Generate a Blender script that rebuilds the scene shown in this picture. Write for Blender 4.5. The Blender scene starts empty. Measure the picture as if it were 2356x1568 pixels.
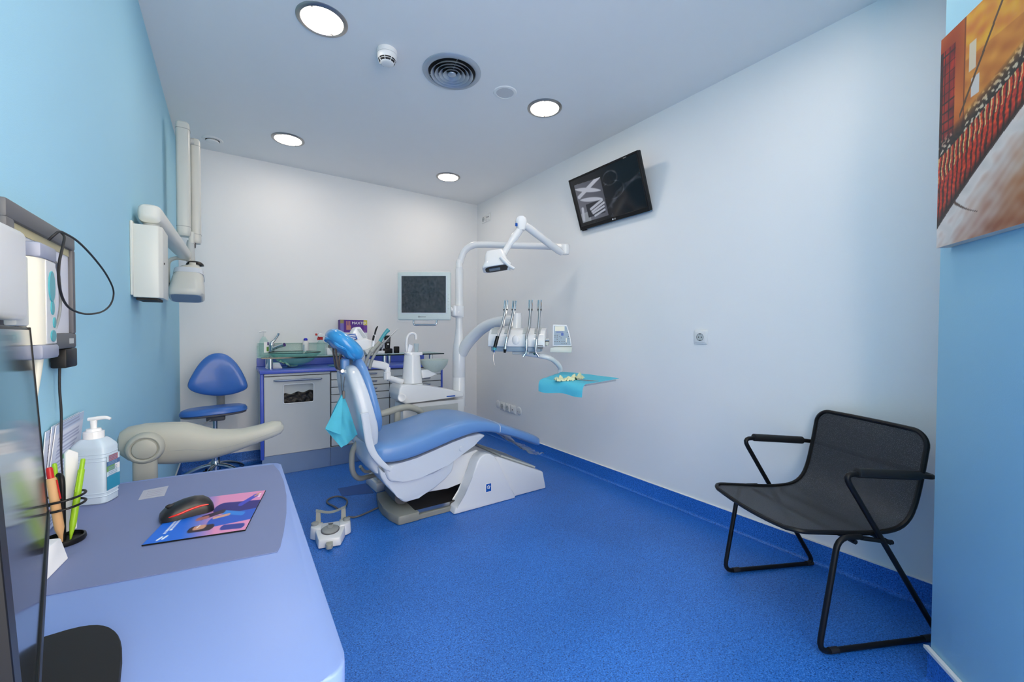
import bpy, bmesh, math, random
from mathutils import Vector as V, Matrix, noise

scene = bpy.context.scene
col = scene.collection

# ---------------------------------------------------------------- camera
FPX, YAW, PITCH, ROLL, EYE = 946.045, 0.602963, -0.0192986, 0.00435094, 1.082234
_f = V((math.sin(YAW) * math.cos(PITCH), math.cos(YAW) * math.cos(PITCH), math.sin(PITCH)))
_r = V((math.cos(YAW), -math.sin(YAW), 0)); _u = _r.cross(_f)
RT = _r * math.cos(ROLL) + _u * math.sin(ROLL)
UP = -_r * math.sin(ROLL) + _u * math.cos(ROLL)
CAM = V((0, 0, EYE))
cd = bpy.data.cameras.new('camera'); cam = bpy.data.objects.new('camera', cd); col.objects.link(cam)
cd.sensor_width = 36; cd.lens = 36 * FPX / 2356; cd.clip_start = 0.02; cd.clip_end = 60
cam.matrix_world = Matrix(((RT.x, UP.x, -_f.x, 0), (RT.y, UP.y, -_f.y, 0), (RT.z, UP.z, -_f.z, EYE), (0, 0, 0, 1)))
scene.camera = cam

# ---------------------------------------------------------------- world, exposure
world = bpy.data.worlds.new('World'); scene.world = world; world.use_nodes = True
world.node_tree.nodes['Background'].inputs[0].default_value = (1.0, 0.895, 0.765, 1)
world.node_tree.nodes['Background'].inputs[1].default_value = 6.0
vs = scene.view_settings
vs.view_transform = 'Standard'; vs.look = 'None'; vs.gamma = 1.0; vs.use_curve_mapping = False
vs.exposure = -0.06
LAMP = 43.5                     # emission of the ceiling downlight diffusers
LAMP_COL = (1.0, 0.875, 0.735)

cy = scene.cycles; cy.use_adaptive_sampling = True; cy.adaptive_threshold = .1; cy.max_bounces = 7; cy.diffuse_bounces = 4; cy.glossy_bounces = 3; cy.transparent_max_bounces = 12

# ---------------------------------------------------------------- helpers
def at(px, py, **k):
    """photograph measurement -> point on a known plane of the room (x=, y=, z=) or at a known depth (d=)"""
    d = _f + RT * ((px - 1178) / FPX) - UP * ((py - 784) / FPX)
    (a, v), = k.items()
    if a == 'd': return CAM + d * v
    i = 'xyz'.index(a); return CAM + d * ((v - CAM[i]) / d[i])

def lin(c):
    return tuple((x / 255 / 12.92) if x / 255 <= .04045 else ((x / 255 + .055) / 1.055) ** 2.4 for x in c)

MATS = {}
def mat(name, c, rough=.5, metal=0., var=.05, vs_=9., bump=0., bs=150., coat=0., emit=0., spec=.5):
    if name in MATS: return MATS[name]
    m = bpy.data.materials.new(name); m.use_nodes = True; nt = m.node_tree; N = nt.nodes; L = nt.links
    p = N['Principled BSDF']; tc = N.new('ShaderNodeTexCoord')
    n = N.new('ShaderNodeTexNoise'); n.inputs['Scale'].default_value = vs_; n.inputs['Detail'].default_value = 3
    L.new(tc.outputs['Object'], n.inputs['Vector'])
    mx = N.new('ShaderNodeMix'); mx.data_type = 'RGBA'
    l = lin(c)
    mx.inputs[6].default_value = tuple(x * (1 - var) for x in l) + (1,)
    mx.inputs[7].default_value = tuple(min(1, x * (1 + var)) for x in l) + (1,)
    L.new(n.outputs[0], mx.inputs[0]); L.new(mx.outputs[2], p.inputs['Base Color'])
    p.inputs['Roughness'].default_value = rough; p.inputs['Metallic'].default_value = metal
    p.inputs['Coat Weight'].default_value = coat; p.inputs['Specular IOR Level'].default_value = spec
    if bump:
        b = N.new('ShaderNodeTexNoise'); b.inputs['Scale'].default_value = bs
        L.new(tc.outputs['Object'], b.inputs['Vector'])
        bp = N.new('ShaderNodeBump'); bp.inputs['Strength'].default_value = bump; bp.inputs['Distance'].default_value = .002
        L.new(b.outputs[0], bp.inputs['Height']); L.new(bp.outputs[0], p.inputs['Normal'])
    if emit:
        L.new(mx.outputs[2], p.inputs['Emission Color']); p.inputs['Emission Strength'].default_value = emit
    MATS[name] = m; return m

def glass(name, tint, clear=.8, rough=.03):
    """thin clear sheet: tinted see-through plus surface reflection"""
    m = bpy.data.materials.new(name); m.use_nodes = True; nt = m.node_tree; N = nt.nodes; L = nt.links
    N.remove(N['Principled BSDF'])
    t = N.new('ShaderNodeBsdfTransparent'); t.inputs[0].default_value = lin(tint) + (1,)
    g = N.new('ShaderNodeBsdfPrincipled'); g.inputs['Base Color'].default_value = lin(tint) + (1,); g.inputs['Roughness'].default_value = rough
    nz = N.new('ShaderNodeTexNoise'); nz.inputs['Scale'].default_value = 20
    mr = N.new('ShaderNodeMapRange'); mr.inputs[3].default_value = 1 - clear - .06; mr.inputs[4].default_value = 1 - clear + .06
    L.new(nz.outputs[0], mr.inputs[0])
    mx = N.new('ShaderNodeMixShader'); L.new(mr.outputs[0], mx.inputs[0]); L.new(t.outputs[0], mx.inputs[1]); L.new(g.outputs[0], mx.inputs[2])
    L.new(mx.outputs[0], N['Material Output'].inputs[0]); MATS[name] = m; return m

def print_mat(name, rough=.5, emit=0., coat=0.):
    m = bpy.data.materials.new(name); m.use_nodes = True; nt = m.node_tree; p = nt.nodes['Principled BSDF']
    a = nt.nodes.new('ShaderNodeAttribute'); a.attribute_name = 'print'
    nt.links.new(a.outputs[0], p.inputs['Base Color']); p.inputs['Roughness'].default_value = rough; p.inputs['Coat Weight'].default_value = coat
    if emit: nt.links.new(a.outputs[0], p.inputs['Emission Color']); p.inputs['Emission Strength'].default_value = emit
    return m

def catmull(pts, res=6, closed=False):
    n = len(pts); out = []
    rng = range(n if closed else n - 1)
    for i in rng:
        if closed: a, b, c, d = pts[(i - 1) % n], pts[i], pts[(i + 1) % n], pts[(i + 2) % n]
        else: a, b, c, d = pts[max(i - 1, 0)], pts[i], pts[i + 1], pts[min(i + 2, n - 1)]
        for k in range(res):
            t = k / res
            out.append(.5 * ((2 * b) + (c - a) * t + (2 * a - 5 * b + 4 * c - d) * t * t + (3 * b - a - 3 * c + d) * t ** 3))
    if not closed: out.append(pts[-1].copy())
    return out

def fillet(pts, r, seg=4):
    """round the inner corners of a polyline"""
    out = [pts[0]]
    for i in range(1, len(pts) - 1):
        a, b, c = pts[i - 1], pts[i], pts[i + 1]
        u = (a - b); w = (c - b); rr = min(r, u.length * .49, w.length * .49)
        p0 = b + u.normalized() * rr; p1 = b + w.normalized() * rr
        for k in range(seg + 1):
            t = k / seg; out.append(p0 * (1 - t) ** 2 + b * 2 * t * (1 - t) + p1 * t * t)
    out.append(pts[-1]); return out

def sring(c, u, w, a, b, e=4., n=32):
    out = []
    for i in range(n):
        t = 2 * math.pi * i / n; ct, st = math.cos(t), math.sin(t)
        out.append(c + u * (a * math.copysign(abs(ct) ** (2 / e), ct)) + w * (b * math.copysign(abs(st) ** (2 / e), st)))
    return out

class B:
    def __init__(s, M=None): s.bm = bmesh.new(); s.M = M or Matrix()
    def _v(s, p): return s.bm.verts.new(s.M @ V(p))
    def _bev(s, faces, bev, seg):
        if bev:
            es = list({e for f in faces for e in f.edges})
            bmesh.ops.bevel(s.bm, geom=es, offset=bev, segments=seg, affect='EDGES', profile=.5, clamp_overlap=True)
    def box(s, lo, hi, bev=0., seg=2):
        x0, y0, z0 = lo; x1, y1, z1 = hi
        v = [s._v(p) for p in ((x0,y0,z0),(x1,y0,z0),(x1,y1,z0),(x0,y1,z0),(x0,y0,z1),(x1,y0,z1),(x1,y1,z1),(x0,y1,z1))]
        f = [s.bm.faces.new([v[i] for i in q]) for q in ((3,2,1,0),(4,5,6,7),(0,1,5,4),(1,2,6,5),(2,3,7,6),(3,0,4,7))]
        s._bev(f, bev, seg); return s
    def prism(s, pts, vec, bev=0., seg=2):
        vec = V(vec); a = [s._v(p) for p in pts]; b = [s._v(V(p) + vec) for p in pts]; n = len(a)
        f = [s.bm.faces.new(a), s.bm.faces.new(b[::-1])]
        for i in range(n): f.append(s.bm.faces.new((a[i], b[i], b[(i + 1) % n], a[(i + 1) % n])))
        s._bev(f, bev, seg); return s
    def loft(s, rings, caps=True, closed=False):
        R = [[s._v(p) for p in r] for r in rings]; n = len(R[0])
        m = len(R)
        for j in range(m if closed else m - 1):
            A, C = R[j], R[(j + 1) % m]
            for i in range(n): s.bm.faces.new((A[i], A[(i + 1) % n], C[(i + 1) % n], C[i]))
        if caps and not closed: s.bm.faces.new(R[0][::-1]); s.bm.faces.new(R[-1])
        return s
    def tube(s, pts, r, n=12, closed=False, caps=True, flat=1.):
        pts = [V(p) for p in pts]; m = len(pts)
        rs = r if isinstance(r, (list, tuple)) else [r] * m
        if len(rs) != m: rs = [rs[0] + (rs[-1] - rs[0]) * i / (m - 1) for i in range(m)] if len(rs) == 2 else [
            rs[min(int(i / (m - 1) * (len(rs) - 1)), len(rs) - 2)] * (1 - ((i / (m - 1) * (len(rs) - 1)) - min(int(i / (m - 1) * (len(rs) - 1)), len(rs) - 2))) +
            rs[min(int(i / (m - 1) * (len(rs) - 1)), len(rs) - 2) + 1] * ((i / (m - 1) * (len(rs) - 1)) - min(int(i / (m - 1) * (len(rs) - 1)), len(rs) - 2)) for i in range(m)]
        T = []
        for i in range(m):
            a = pts[(i - 1) % m] if closed else pts[max(i - 1, 0)]; b = pts[(i + 1) % m] if closed else pts[min(i + 1, m - 1)]
            T.append((b - a).normalized())
        up = V((0, 0, 1)) if abs(T[0].z) < .9 else V((0, 1, 0))
        nx = T[0].cross(up).normalized(); rings = []
        for i in range(m):
            nx = (nx - T[i] * nx.dot(T[i])).normalized(); ny = T[i].cross(nx)
            rings.append([pts[i] + nx * (rs[i] * flat * math.cos(2 * math.pi * k / n)) + ny * (rs[i] * math.sin(2 * math.pi * k / n)) for k in range(n)])
        return s.loft(rings, caps, closed)
    def cyl(s, a, b, r, r1=None, n=24): return s.tube([V(a), V(b)], [r, r if r1 is None else r1], n)
    def lathe(s, prof, o, axis=(0, 0, 1), n=32, a0=0., a1=2 * math.pi):
        o = V(o); ax = V(axis).normalized(); up = V((0, 0, 1)) if abs(ax.z) < .9 else V((0, 1, 0))
        u = ax.cross(up).normalized(); w = ax.cross(u); full = a1 - a0 > 6.28
        cols = []
        for k in range(n if full else n + 1):
            t = a0 + (a1 - a0) * k / n; d = u * math.cos(t) + w * math.sin(t)
            cols.append([s._v(o + d * max(r, 1e-6) + ax * z) for r, z in prof])
        K = len(cols)
        for k in range(K if full else K - 1):
            A, C = cols[k], cols[(k + 1) % K]
            for i in range(len(prof) - 1): s.bm.faces.new((A[i], C[i], C[i + 1], A[i + 1]))
        return s
    def ell(s, c, rx, ry, rz, R=None, nu=24, nv=14, e=2.):
        c = V(c); R = R or Matrix.Identity(3); rings = []
        sp = lambda x: math.copysign(abs(x) ** (2 / e), x)
        for j in range(1, nv):
            t = -math.pi / 2 + math.pi * j / nv
            rings.append([c + R @ V((rx * sp(math.cos(t)) * sp(math.cos(2 * math.pi * k / nu)), ry * sp(math.cos(t)) * sp(math.sin(2 * math.pi * k / nu)), rz * sp(math.sin(t)))) for k in range(nu)])
        return s.loft(rings)
    def sheet(s, fn, nu, nv, thick=0.):
        G = [[s._v(fn(i / nu, j / nv)) for i in range(nu + 1)] for j in range(nv + 1)]
        fs = []
        for j in range(nv):
            for i in range(nu): fs.append(s.bm.faces.new((G[j][i], G[j][i + 1], G[j + 1][i + 1], G[j + 1][i])))
        if thick: bmesh.ops.solidify(s.bm, geom=fs, thickness=thick)
        return s

WORLD = {}
def mk(b, name, m, parent=None, ang=38):
    bm = b.bm
    bmesh.ops.remove_doubles(bm, verts=bm.verts, dist=2e-6)
    bmesh.ops.recalc_face_normals(bm, faces=bm.faces)
    if parent is None:
        xs = [v.co for v in bm.verts]
        o = V(((min(v.x for v in xs) + max(v.x for v in xs)) / 2, (min(v.y for v in xs) + max(v.y for v in xs)) / 2, min(v.z for v in xs)))
    else: o = WORLD[parent.name]
    bmesh.ops.translate(bm, verts=bm.verts, vec=-o)
    me = bpy.data.meshes.new(name); bm.to_mesh(me); bm.free()
    for p in me.polygons: p.use_smooth = True
    me.set_sharp_from_angle(angle=math.radians(ang))
    ob = bpy.data.objects.new(name, me); col.objects.link(ob)
    if isinstance(m, str): m = MATS[m]
    me.materials.append(m)
    if parent is not None: ob.parent = parent
    else: ob.location = o
    WORLD[ob.name] = o
    return ob

def thing(name, label, cat, loc, group=None):
    o = bpy.data.objects.new(name, None); col.objects.link(o); o.empty_display_size = .05
    o.location = loc; WORLD[o.name] = V(loc); o['label'] = label; o['category'] = cat
    if group: o['group'] = group
    return o
def tag(o, label, cat, group=None):
    o['label'] = label; o['category'] = cat
    if group: o['group'] = group
    return o
def struct(b, name, m, parent=None, ang=38):
    o = mk(b, name, m, parent, ang)
    if parent is None: o['kind'] = 'structure'
    return o
def dup(root, loc, label=None, group=None):
    def cp(o, par):
        c = o.copy(); col.objects.link(c); c.parent = par
        for ch in list(o.children): cp(ch, c)
        return c
    r = cp(root, None); r.location = loc; WORLD[r.name] = V(loc)
    if label: r['label'] = label
    if group: r['group'] = group
    return r

def frame(o, e1, e2, e3=None):
    e1 = V(e1).normalized(); e2 = V(e2).normalized(); e3 = V(e3).normalized() if e3 else e1.cross(e2).normalized()
    return Matrix(((e1.x, e2.x, e3.x, o[0]), (e1.y, e2.y, e3.y, o[1]), (e1.z, e2.z, e3.z, o[2]), (0, 0, 0, 1)))

def printed(name, M, w, h, nx, ny, fn, m, parent):
    """flat printed face in the XY plane of M, w by h, its picture given by fn(u, v) -> sRGB"""
    o = WORLD[parent.name]; vs_, cs, fs = [], [], []
    for j in range(ny + 1):
        for i in range(nx + 1):
            u, v = i / nx, j / ny
            vs_.append((M @ V((u * w, v * h, 0))) - o); cs.extend(lin([min(255, max(0, x)) for x in fn(u, v)]) + (1,))
    for j in range(ny):
        for i in range(nx):
            a = j * (nx + 1) + i; fs.append((a, a + 1, a + nx + 2, a + nx + 1))
    me = bpy.data.meshes.new(name); me.from_pydata(vs_, [], fs)
    at_ = me.color_attributes.new('print', 'FLOAT_COLOR', 'POINT'); at_.data.foreach_set('color', cs)
    me.materials.append(m); ob = bpy.data.objects.new(name, me); col.objects.link(ob); ob.parent = parent; WORLD[ob.name] = o
    return ob

def text(body, size, m, M, parent, name='lettering', depth=.0004):
    cu = bpy.data.curves.new(name, 'FONT'); cu.body = body; cu.size = size; cu.extrude = depth; cu.align_x = 'CENTER'; cu.align_y = 'CENTER'; cu.resolution_u = 2
    t = bpy.data.objects.new(name, cu); col.objects.link(t)
    dg = bpy.context.evaluated_depsgraph_get(); me = bpy.data.meshes.new_from_object(t.evaluated_get(dg))
    bpy.data.objects.remove(t); bpy.data.curves.remove(cu)
    o = WORLD[parent.name]; me.transform(Matrix.Translation(-o) @ M)
    me.materials.clear(); me.materials.append(MATS[m] if isinstance(m, str) else m)
    ob = bpy.data.objects.new(name, me); col.objects.link(ob); ob.parent = parent; WORLD[ob.name] = o
    return ob

# ---------------------------------------------------------------- materials
mat('wall_white', (238, 239, 241), .75, var=.012, vs_=2.5, bump=.12, bs=420)
mat('wall_blue', (164, 217, 240), .7, var=.02, vs_=2.5, bump=.12, bs=420)
mat('ceiling_white', (240, 241, 242), .85, var=.01)
mat('white_plastic', (232, 233, 234), .28, var=.015)
mat('white_gloss', (238, 239, 241), .16, var=.012, coat=.3)
mat('unit_white', (226, 229, 233), .22, var=.012, coat=.2)
mat('xray_cream', (214, 216, 210), .3, var=.02)
mat('cream', (236, 232, 214), .35, var=.02)
mat('pale_grey', (192, 197, 198), .4, var=.02)
mat('mid_grey', (150, 154, 154), .45, var=.03)
mat('arm_grey', (166, 168, 160), .42, var=.03)
mat('dark_grey', (92, 93, 98), .45, var=.04)
mat('black', (17, 17, 19), .42, var=.1, spec=.3)
mat('black_matte', (16, 16, 19), .65, var=.1)
mat('black_gloss', (12, 13, 18), .09, var=.1, spec=.35)
mat('rubber', (30, 30, 33), .6, var=.1)
mat('chrome', (205, 208, 212), .1, metal=1., var=.02)
mat('steel', (176, 178, 180), .28, metal=1., var=.04)
mat('aluminium', (150, 160, 178), .35, metal=.8, var=.03)
mat('toe_grey', (138, 140, 134), .45, var=.04)
mat('steel_dark', (96, 92, 90), .35, metal=.8, var=.06)
mat('bronze', (120, 104, 96), .35, metal=.7, var=.08)
mat('trim_silver', (170, 168, 166), .3, metal=.9, var=.03)
mat('upholstery', (104, 150, 208), .34, var=.03, vs_=14, bump=.08, bs=500, coat=.15)
mat('upholstery_deep', (62, 116, 198), .34, var=.03, vs_=14, bump=.08, bs=500, coat=.15)
mat('shell_white', (214, 222, 232), .25, var=.015, coat=.25)
mat('cabinet', (205, 209, 211), .5, var=.02, vs_=30)
mat('cabinet_edge', (62, 92, 200), .35, var=.05)
mat('worktop_blue', (84, 104, 204), .3, var=.08, vs_=60)
mat('plinth', (120, 146, 182), .35, metal=.35, var=.06)
mat('desk_lilac', (130, 156, 216), .36, var=.03, vs_=5)
mat('desk_side', (132, 150, 214), .4, var=.03)
mat('desk_mat', (118, 130, 172), .55, var=.05, vs_=5)
mat('paper', (238, 240, 246), .7, var=.02)
mat('napkin', (86, 196, 222), .8, var=.05, vs_=40, bump=.5, bs=500)
mat('wrap_blue', (60, 158, 226), .22, var=.1, vs_=16, bump=.6, bs=38, coat=.4)
mat('lime', (150, 196, 30), .35, var=.05)
mat('tan', (206, 160, 112), .6, var=.06)
mat('red', (190, 26, 22), .35, var=.05)
mat('stripe_red', (214, 28, 18), .3, var=.1)  # plain red of the mouse's side stripe, gives off nothing
mat('blue_cap', (16, 30, 190), .4)
mat('logo_blue', (10, 84, 176), .35)
mat('teal', (70, 160, 172), .3, var=.1)
mat('print_white', (245, 245, 245), .5)
mat('print_grey', (120, 122, 126), .5)
mat('glove', (222, 226, 186), .6, var=.08, vs_=40)
mat('bottle_body', (196, 214, 230), .3, var=.05, vs_=12)
mat('keypad', (150, 170, 188), .4, var=.04)
mat('bag', (9, 9, 10), .38, var=.2, vs_=30, bump=1., bs=60, spec=.35)
glass('clear_glass', (238, 250, 247), .88)
glass('green_glass', (212, 241, 236), .78)
glass('splash_glass', (246, 252, 250), .95)
glass('crinkle_film', (228, 234, 240), .58, .16)
glass('film', (240, 246, 248), .86, .08)
glass('frosted', (214, 226, 224), .4, .3)
m = mat('lamp_diffuser', (255, 255, 255), .5); p = m.node_tree.nodes['Principled BSDF']
p.inputs['Emission Color'].default_value = LAMP_COL + (1,); p.inputs['Emission Strength'].default_value = LAMP

def floor_material():
    m = bpy.data.materials.new('vinyl_floor'); m.use_nodes = True; nt = m.node_tree; N = nt.nodes; L = nt.links; p = N['Principled BSDF']
    tc = N.new('ShaderNodeTexCoord')
    a = N.new('ShaderNodeTexNoise'); a.inputs['Scale'].default_value = 210; a.inputs['Detail'].default_value = 2; L.new(tc.outputs['Object'], a.inputs['Vector'])
    r = N.new('ShaderNodeValToRGB'); e = r.color_ramp.elements
    e[0].position = .30; e[0].color = lin((22, 62, 122)) + (1,); e[1].position = .72; e[1].color = lin((86, 146, 226)) + (1,)
    k = e.new(.44); k.color = lin((36, 106, 198)) + (1,); k = e.new(.58); k.color = lin((46, 120, 212)) + (1,)
    L.new(a.outputs[0], r.inputs[0])
    b = N.new('ShaderNodeTexNoise'); b.inputs['Scale'].default_value = 2.2; b.inputs['Detail'].default_value = 3; L.new(tc.outputs['Object'], b.inputs['Vector'])
    mr = N.new('ShaderNodeMapRange'); mr.inputs[1].default_value = .3; mr.inputs[2].default_value = .7; mr.inputs[3].default_value = .9; mr.inputs[4].default_value = 1.08; L.new(b.outputs[0], mr.inputs[0])
    mx = N.new('ShaderNodeVectorMath'); mx.operation = 'SCALE'; L.new(r.outputs[0], mx.inputs[0]); L.new(mr.outputs[0], mx.inputs['Scale'])
    L.new(mx.outputs[0], p.inputs['Base Color']); p.inputs['Roughness'].default_value = .42
    MATS['vinyl_floor'] = m
floor_material()

# ================================================================ ROOM
R, D, L0, H = 2.2826, 4.011, -0.31, 2.5
PA = V((1.797, .300, 0)); PD = V((-.7875, -.6163, 0)); PN = V((PD.y, -PD.x, 0))   # angled partition: edge, direction, normal towards the room
if PN.dot(V((0, 0, 0)) - PA) < 0: PN = -PN
floor_ = struct(B().box((L0 - .1, -1.9, -.08), (R + .12, D + .1, 0)), 'floor', 'vinyl_floor')
struct(B().box((L0 - .1, -.9, H), (R + .12, D + .1, H + .08)), 'ceiling', 'ceiling_white')
struct(B().box((L0 - .1, -.9, 0), (L0, D + .1, H)), 'wall_left', 'wall_blue')
struct(B().box((L0, D, 0), (R + .12, D + .1, H)), 'wall_back', 'wall_white')
struct(B().box((R, .02, 0), (R + .12, D, H)), 'wall_right', 'wall_white')
q = PA + PD * .95
struct(B().prism([PA, q, q - PN * .14, PA - PN * .14 - PD * .2, (R, -.06, 0), (R, .02, 0)], (0, 0, H), .004, 1), 'wall_partition', 'wall_blue')

def cove(a, b, n, r=.03, h=.1, t=.005):
    a, b, n = V(a), V(b), V(n); z = V((0, 0, 1)); pr = [(0, 0), (0, h), (t, h), (t, r + t)]
    pr += [(t + r - r * math.cos(k * math.pi / 12), r - r * math.sin(k * math.pi / 12) + .0012) for k in range(1, 7)] + [(t + r, 0)]
    return B().prism([a + n * x + z * y for x, y in pr], b - a)
struct(cove((R, .06, 0), (R, D, 0), (-1, 0, 0), .016), 'baseboard_right', 'vinyl_floor')
struct(cove((L0, D, 0), (R, D, 0), (0, -1, 0)), 'baseboard_back', 'vinyl_floor')
struct(cove((L0, -1.9, 0), (L0, D, 0), (1, 0, 0)), 'baseboard_left', 'vinyl_floor')
struct(cove(PA + PN * .001, PA + PD * .95 + PN * .001, PN, .02), 'baseboard_partition', 'vinyl_floor')
struct(B().box((R - .008, .06, .1), (R, D, .1035)), 'trim_1', 'wall_white')
struct(B().box((L0, -1.9, .1), (L0 + .008, D, .1035)), 'trim_2', 'wall_white')
b = B(); b.prism([PA - PD * .006 + V((0, 0, .1)), PA - PD * .006 + PN * .014 + V((0, 0, .1)), PA + PD * .95 + PN * .014 + V((0, 0, .1)), PA + PD * .95 + V((0, 0, .1))], (0, 0, .010), .001, 1)
struct(b, 'trim_3', 'white_plastic')
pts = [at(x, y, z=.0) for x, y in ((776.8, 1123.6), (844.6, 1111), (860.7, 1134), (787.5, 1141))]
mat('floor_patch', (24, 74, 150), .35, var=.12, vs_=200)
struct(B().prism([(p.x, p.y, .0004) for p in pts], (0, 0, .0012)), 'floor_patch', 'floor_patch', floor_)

# ---------------------------------------------------------------- ceiling fittings
def downlight(x, y, label, group=None):
    t = thing('ceiling_downlight', label, 'ceiling light', (x, y, H), group); z = H
    mk(B().lathe([(.088, -.001), (.0885, -.0065), (.0915, -.0085), (.104, -.0065), (.109, -.0025), (.109, 0), (.088, 0), (.088, -.001)], (x, y, z), n=48), 'trim_ring', 'trim_silver', t)
    mk(B().lathe([(0, -.0024), (.088, -.0022), (.088, -.0006)], (x, y, z), n=32), 'diffuser', 'lamp_diffuser', t)
    for a in (.9, .9 + math.pi):
        c = V((x + .084 * math.cos(a), y + .084 * math.sin(a), z - .005))
        mk(B().box(c - V((.005, .003, .002)), c + V((.005, .003, .002)), .001, 1), 'clip', 'steel_dark', t)
    return t
G = 'downlights in the ceiling'
dl = downlight(.36, 2.055, 'round lit ceiling downlight beside the smoke detector', G)
dup(dl, (1.65, 2.045, H), 'round lit ceiling downlight next to the small ceiling speaker', G)
dup(dl, (.37, 3.455, H), 'round lit ceiling downlight near the x-ray arm and back wall', G)
dup(dl, (1.655, 3.44, H), 'round lit ceiling downlight above the spittoon by the back corner', G)
dup(dl, (.36, .62, H), 'round lit ceiling downlight above the desk', G)
dup(dl, (1.65, .66, H), 'round lit ceiling downlight above the black visitor chair', G)

x, y = 1.01, 2.053
t = thing('air_vent', 'round silver ceiling air vent with concentric rings', 'air vent', (x, y, H))
mat('vent_silver', (176, 186, 198), .4, metal=.45, var=.03)
mk(B().lathe([(.126, 0), (.128, -.010), (.135, -.013), (.150, -.011), (.157, -.004), (.157, 0)], (x, y, H), n=56), 'outer_frame', 'vent_silver', t)
mk(B().lathe([(0, -.001), (.127, -.001), (.127, -.0005)], (x, y, H), n=40), 'duct_backing', 'black_matte', t)
for r in (.112, .090, .068, .046):
    mk(B().lathe([(r - .016, -.002), (r, -.020), (r + .0025, -.021), (r + .0015, -.018), (r - .014, -.0015)], (x, y, H), n=48), 'ring', 'vent_silver', t)
mk(B().lathe([(0, -.024), (.010, -.023), (.021, -.018), (.023, -.014), (.012, -.003), (0, -.002)], (x, y, H), n=32), 'boss', 'vent_silver', t)
for a in (.3, .3 + math.pi * 2 / 3, .3 + math.pi * 4 / 3):
    d = V((math.cos(a), math.sin(a), 0)); mk(B().tube([V((x, y, H - .004)) + d * .02, V((x, y, H - .004)) + d * .125], .002, 6), 'spoke', 'vent_silver', t)

x, y = 1.353, 2.049
t = thing('ceiling_speaker', 'small flush round ceiling speaker with grey grille', 'speaker', (x, y, H))
mk(B().lathe([(.052, -.003), (.053, -.005), (.066, -.004), (.070, 0), (.052, 0), (.052, -.003)], (x, y, H), n=40), 'rim', 'ceiling_white', t)
mg = mat('speaker_grille', (206, 208, 212), .6, var=.22, vs_=700)
mk(B().lathe([(0, -.0045), (.052, -.003), (.052, -.0005)], (x, y, H), n=40), 'grille', 'speaker_grille', t)

x, y = .667, 2.09
t = thing('smoke_detector', 'white domed smoke detector with dark slots on the ceiling', 'smoke detector', (x, y, H))
mk(B().lathe([(0, 0), (.049, 0), (.0495, -.010), (.049, -.022), (.048, -.0225), (0, -.0225)], (x, y, H), n=40), 'base', 'white_plastic', t)
mk(B().lathe([(0, -.0235), (.0475, -.0235), (.047, -.036), (.042, -.048), (.038, -.0495), (.033, -.062), (.026, -.067), (0, -.068)], (x, y, H), n=40), 'housing', 'white_plastic', t)
for k, (r, z) in enumerate(((.0415, -.0490), (.0372, -.0565))):
    mk(B().lathe([(r - .004, z - .0045), (r - .0002, z - .0025), (r + .0012, z + .0018), (r - .004, z + .003)], (x, y, H), n=40), 'vent_slot', 'black_matte', t)
for k in range(8):
    a = k * math.pi / 4 + .2; d = V((math.cos(a), math.sin(a), 0)); o = V((x, y, H))
    mk(B().tube([o + d * .0440 + V((0, 0, -.0445)), o + d * .034 + V((0, 0, -.0635))], .0020, 6), 'rib', 'white_plastic', t)
mk(B().tube([V((x + .0392 * math.cos(a), y + .0392 * math.sin(a), H - .0530)) for a in [2 * math.pi * k / 40 for k in range(40)]], .0012, 6, closed=True), 'slot_ring', 'white_plastic', t)
mk(B().ell((x + .040, y - .012, H - .045), .0025, .0025, .0025), 'indicator', 'black', t)

x, y = -.089, 3.782
t = thing('exhaust_valve', 'small white round exhaust valve on the ceiling above the x-ray arm', 'air valve', (x, y, H))
mk(B().lathe([(.044, 0), (.046, -.008), (.062, -.007), (.066, -.002), (.066, 0)], (x, y, H), n=40), 'rim', 'white_plastic', t)
mk(B().lathe([(0, -.001), (.045, -.001), (.045, -.0005)], (x, y, H), n=32), 'recess', 'black_matte', t)
mk(B().lathe([(0, -.006), (.036, -.006), (.040, -.014), (.036, -.019), (0, -.020)], (x, y, H), n=36), 'disc', 'white_plastic', t)
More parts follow.
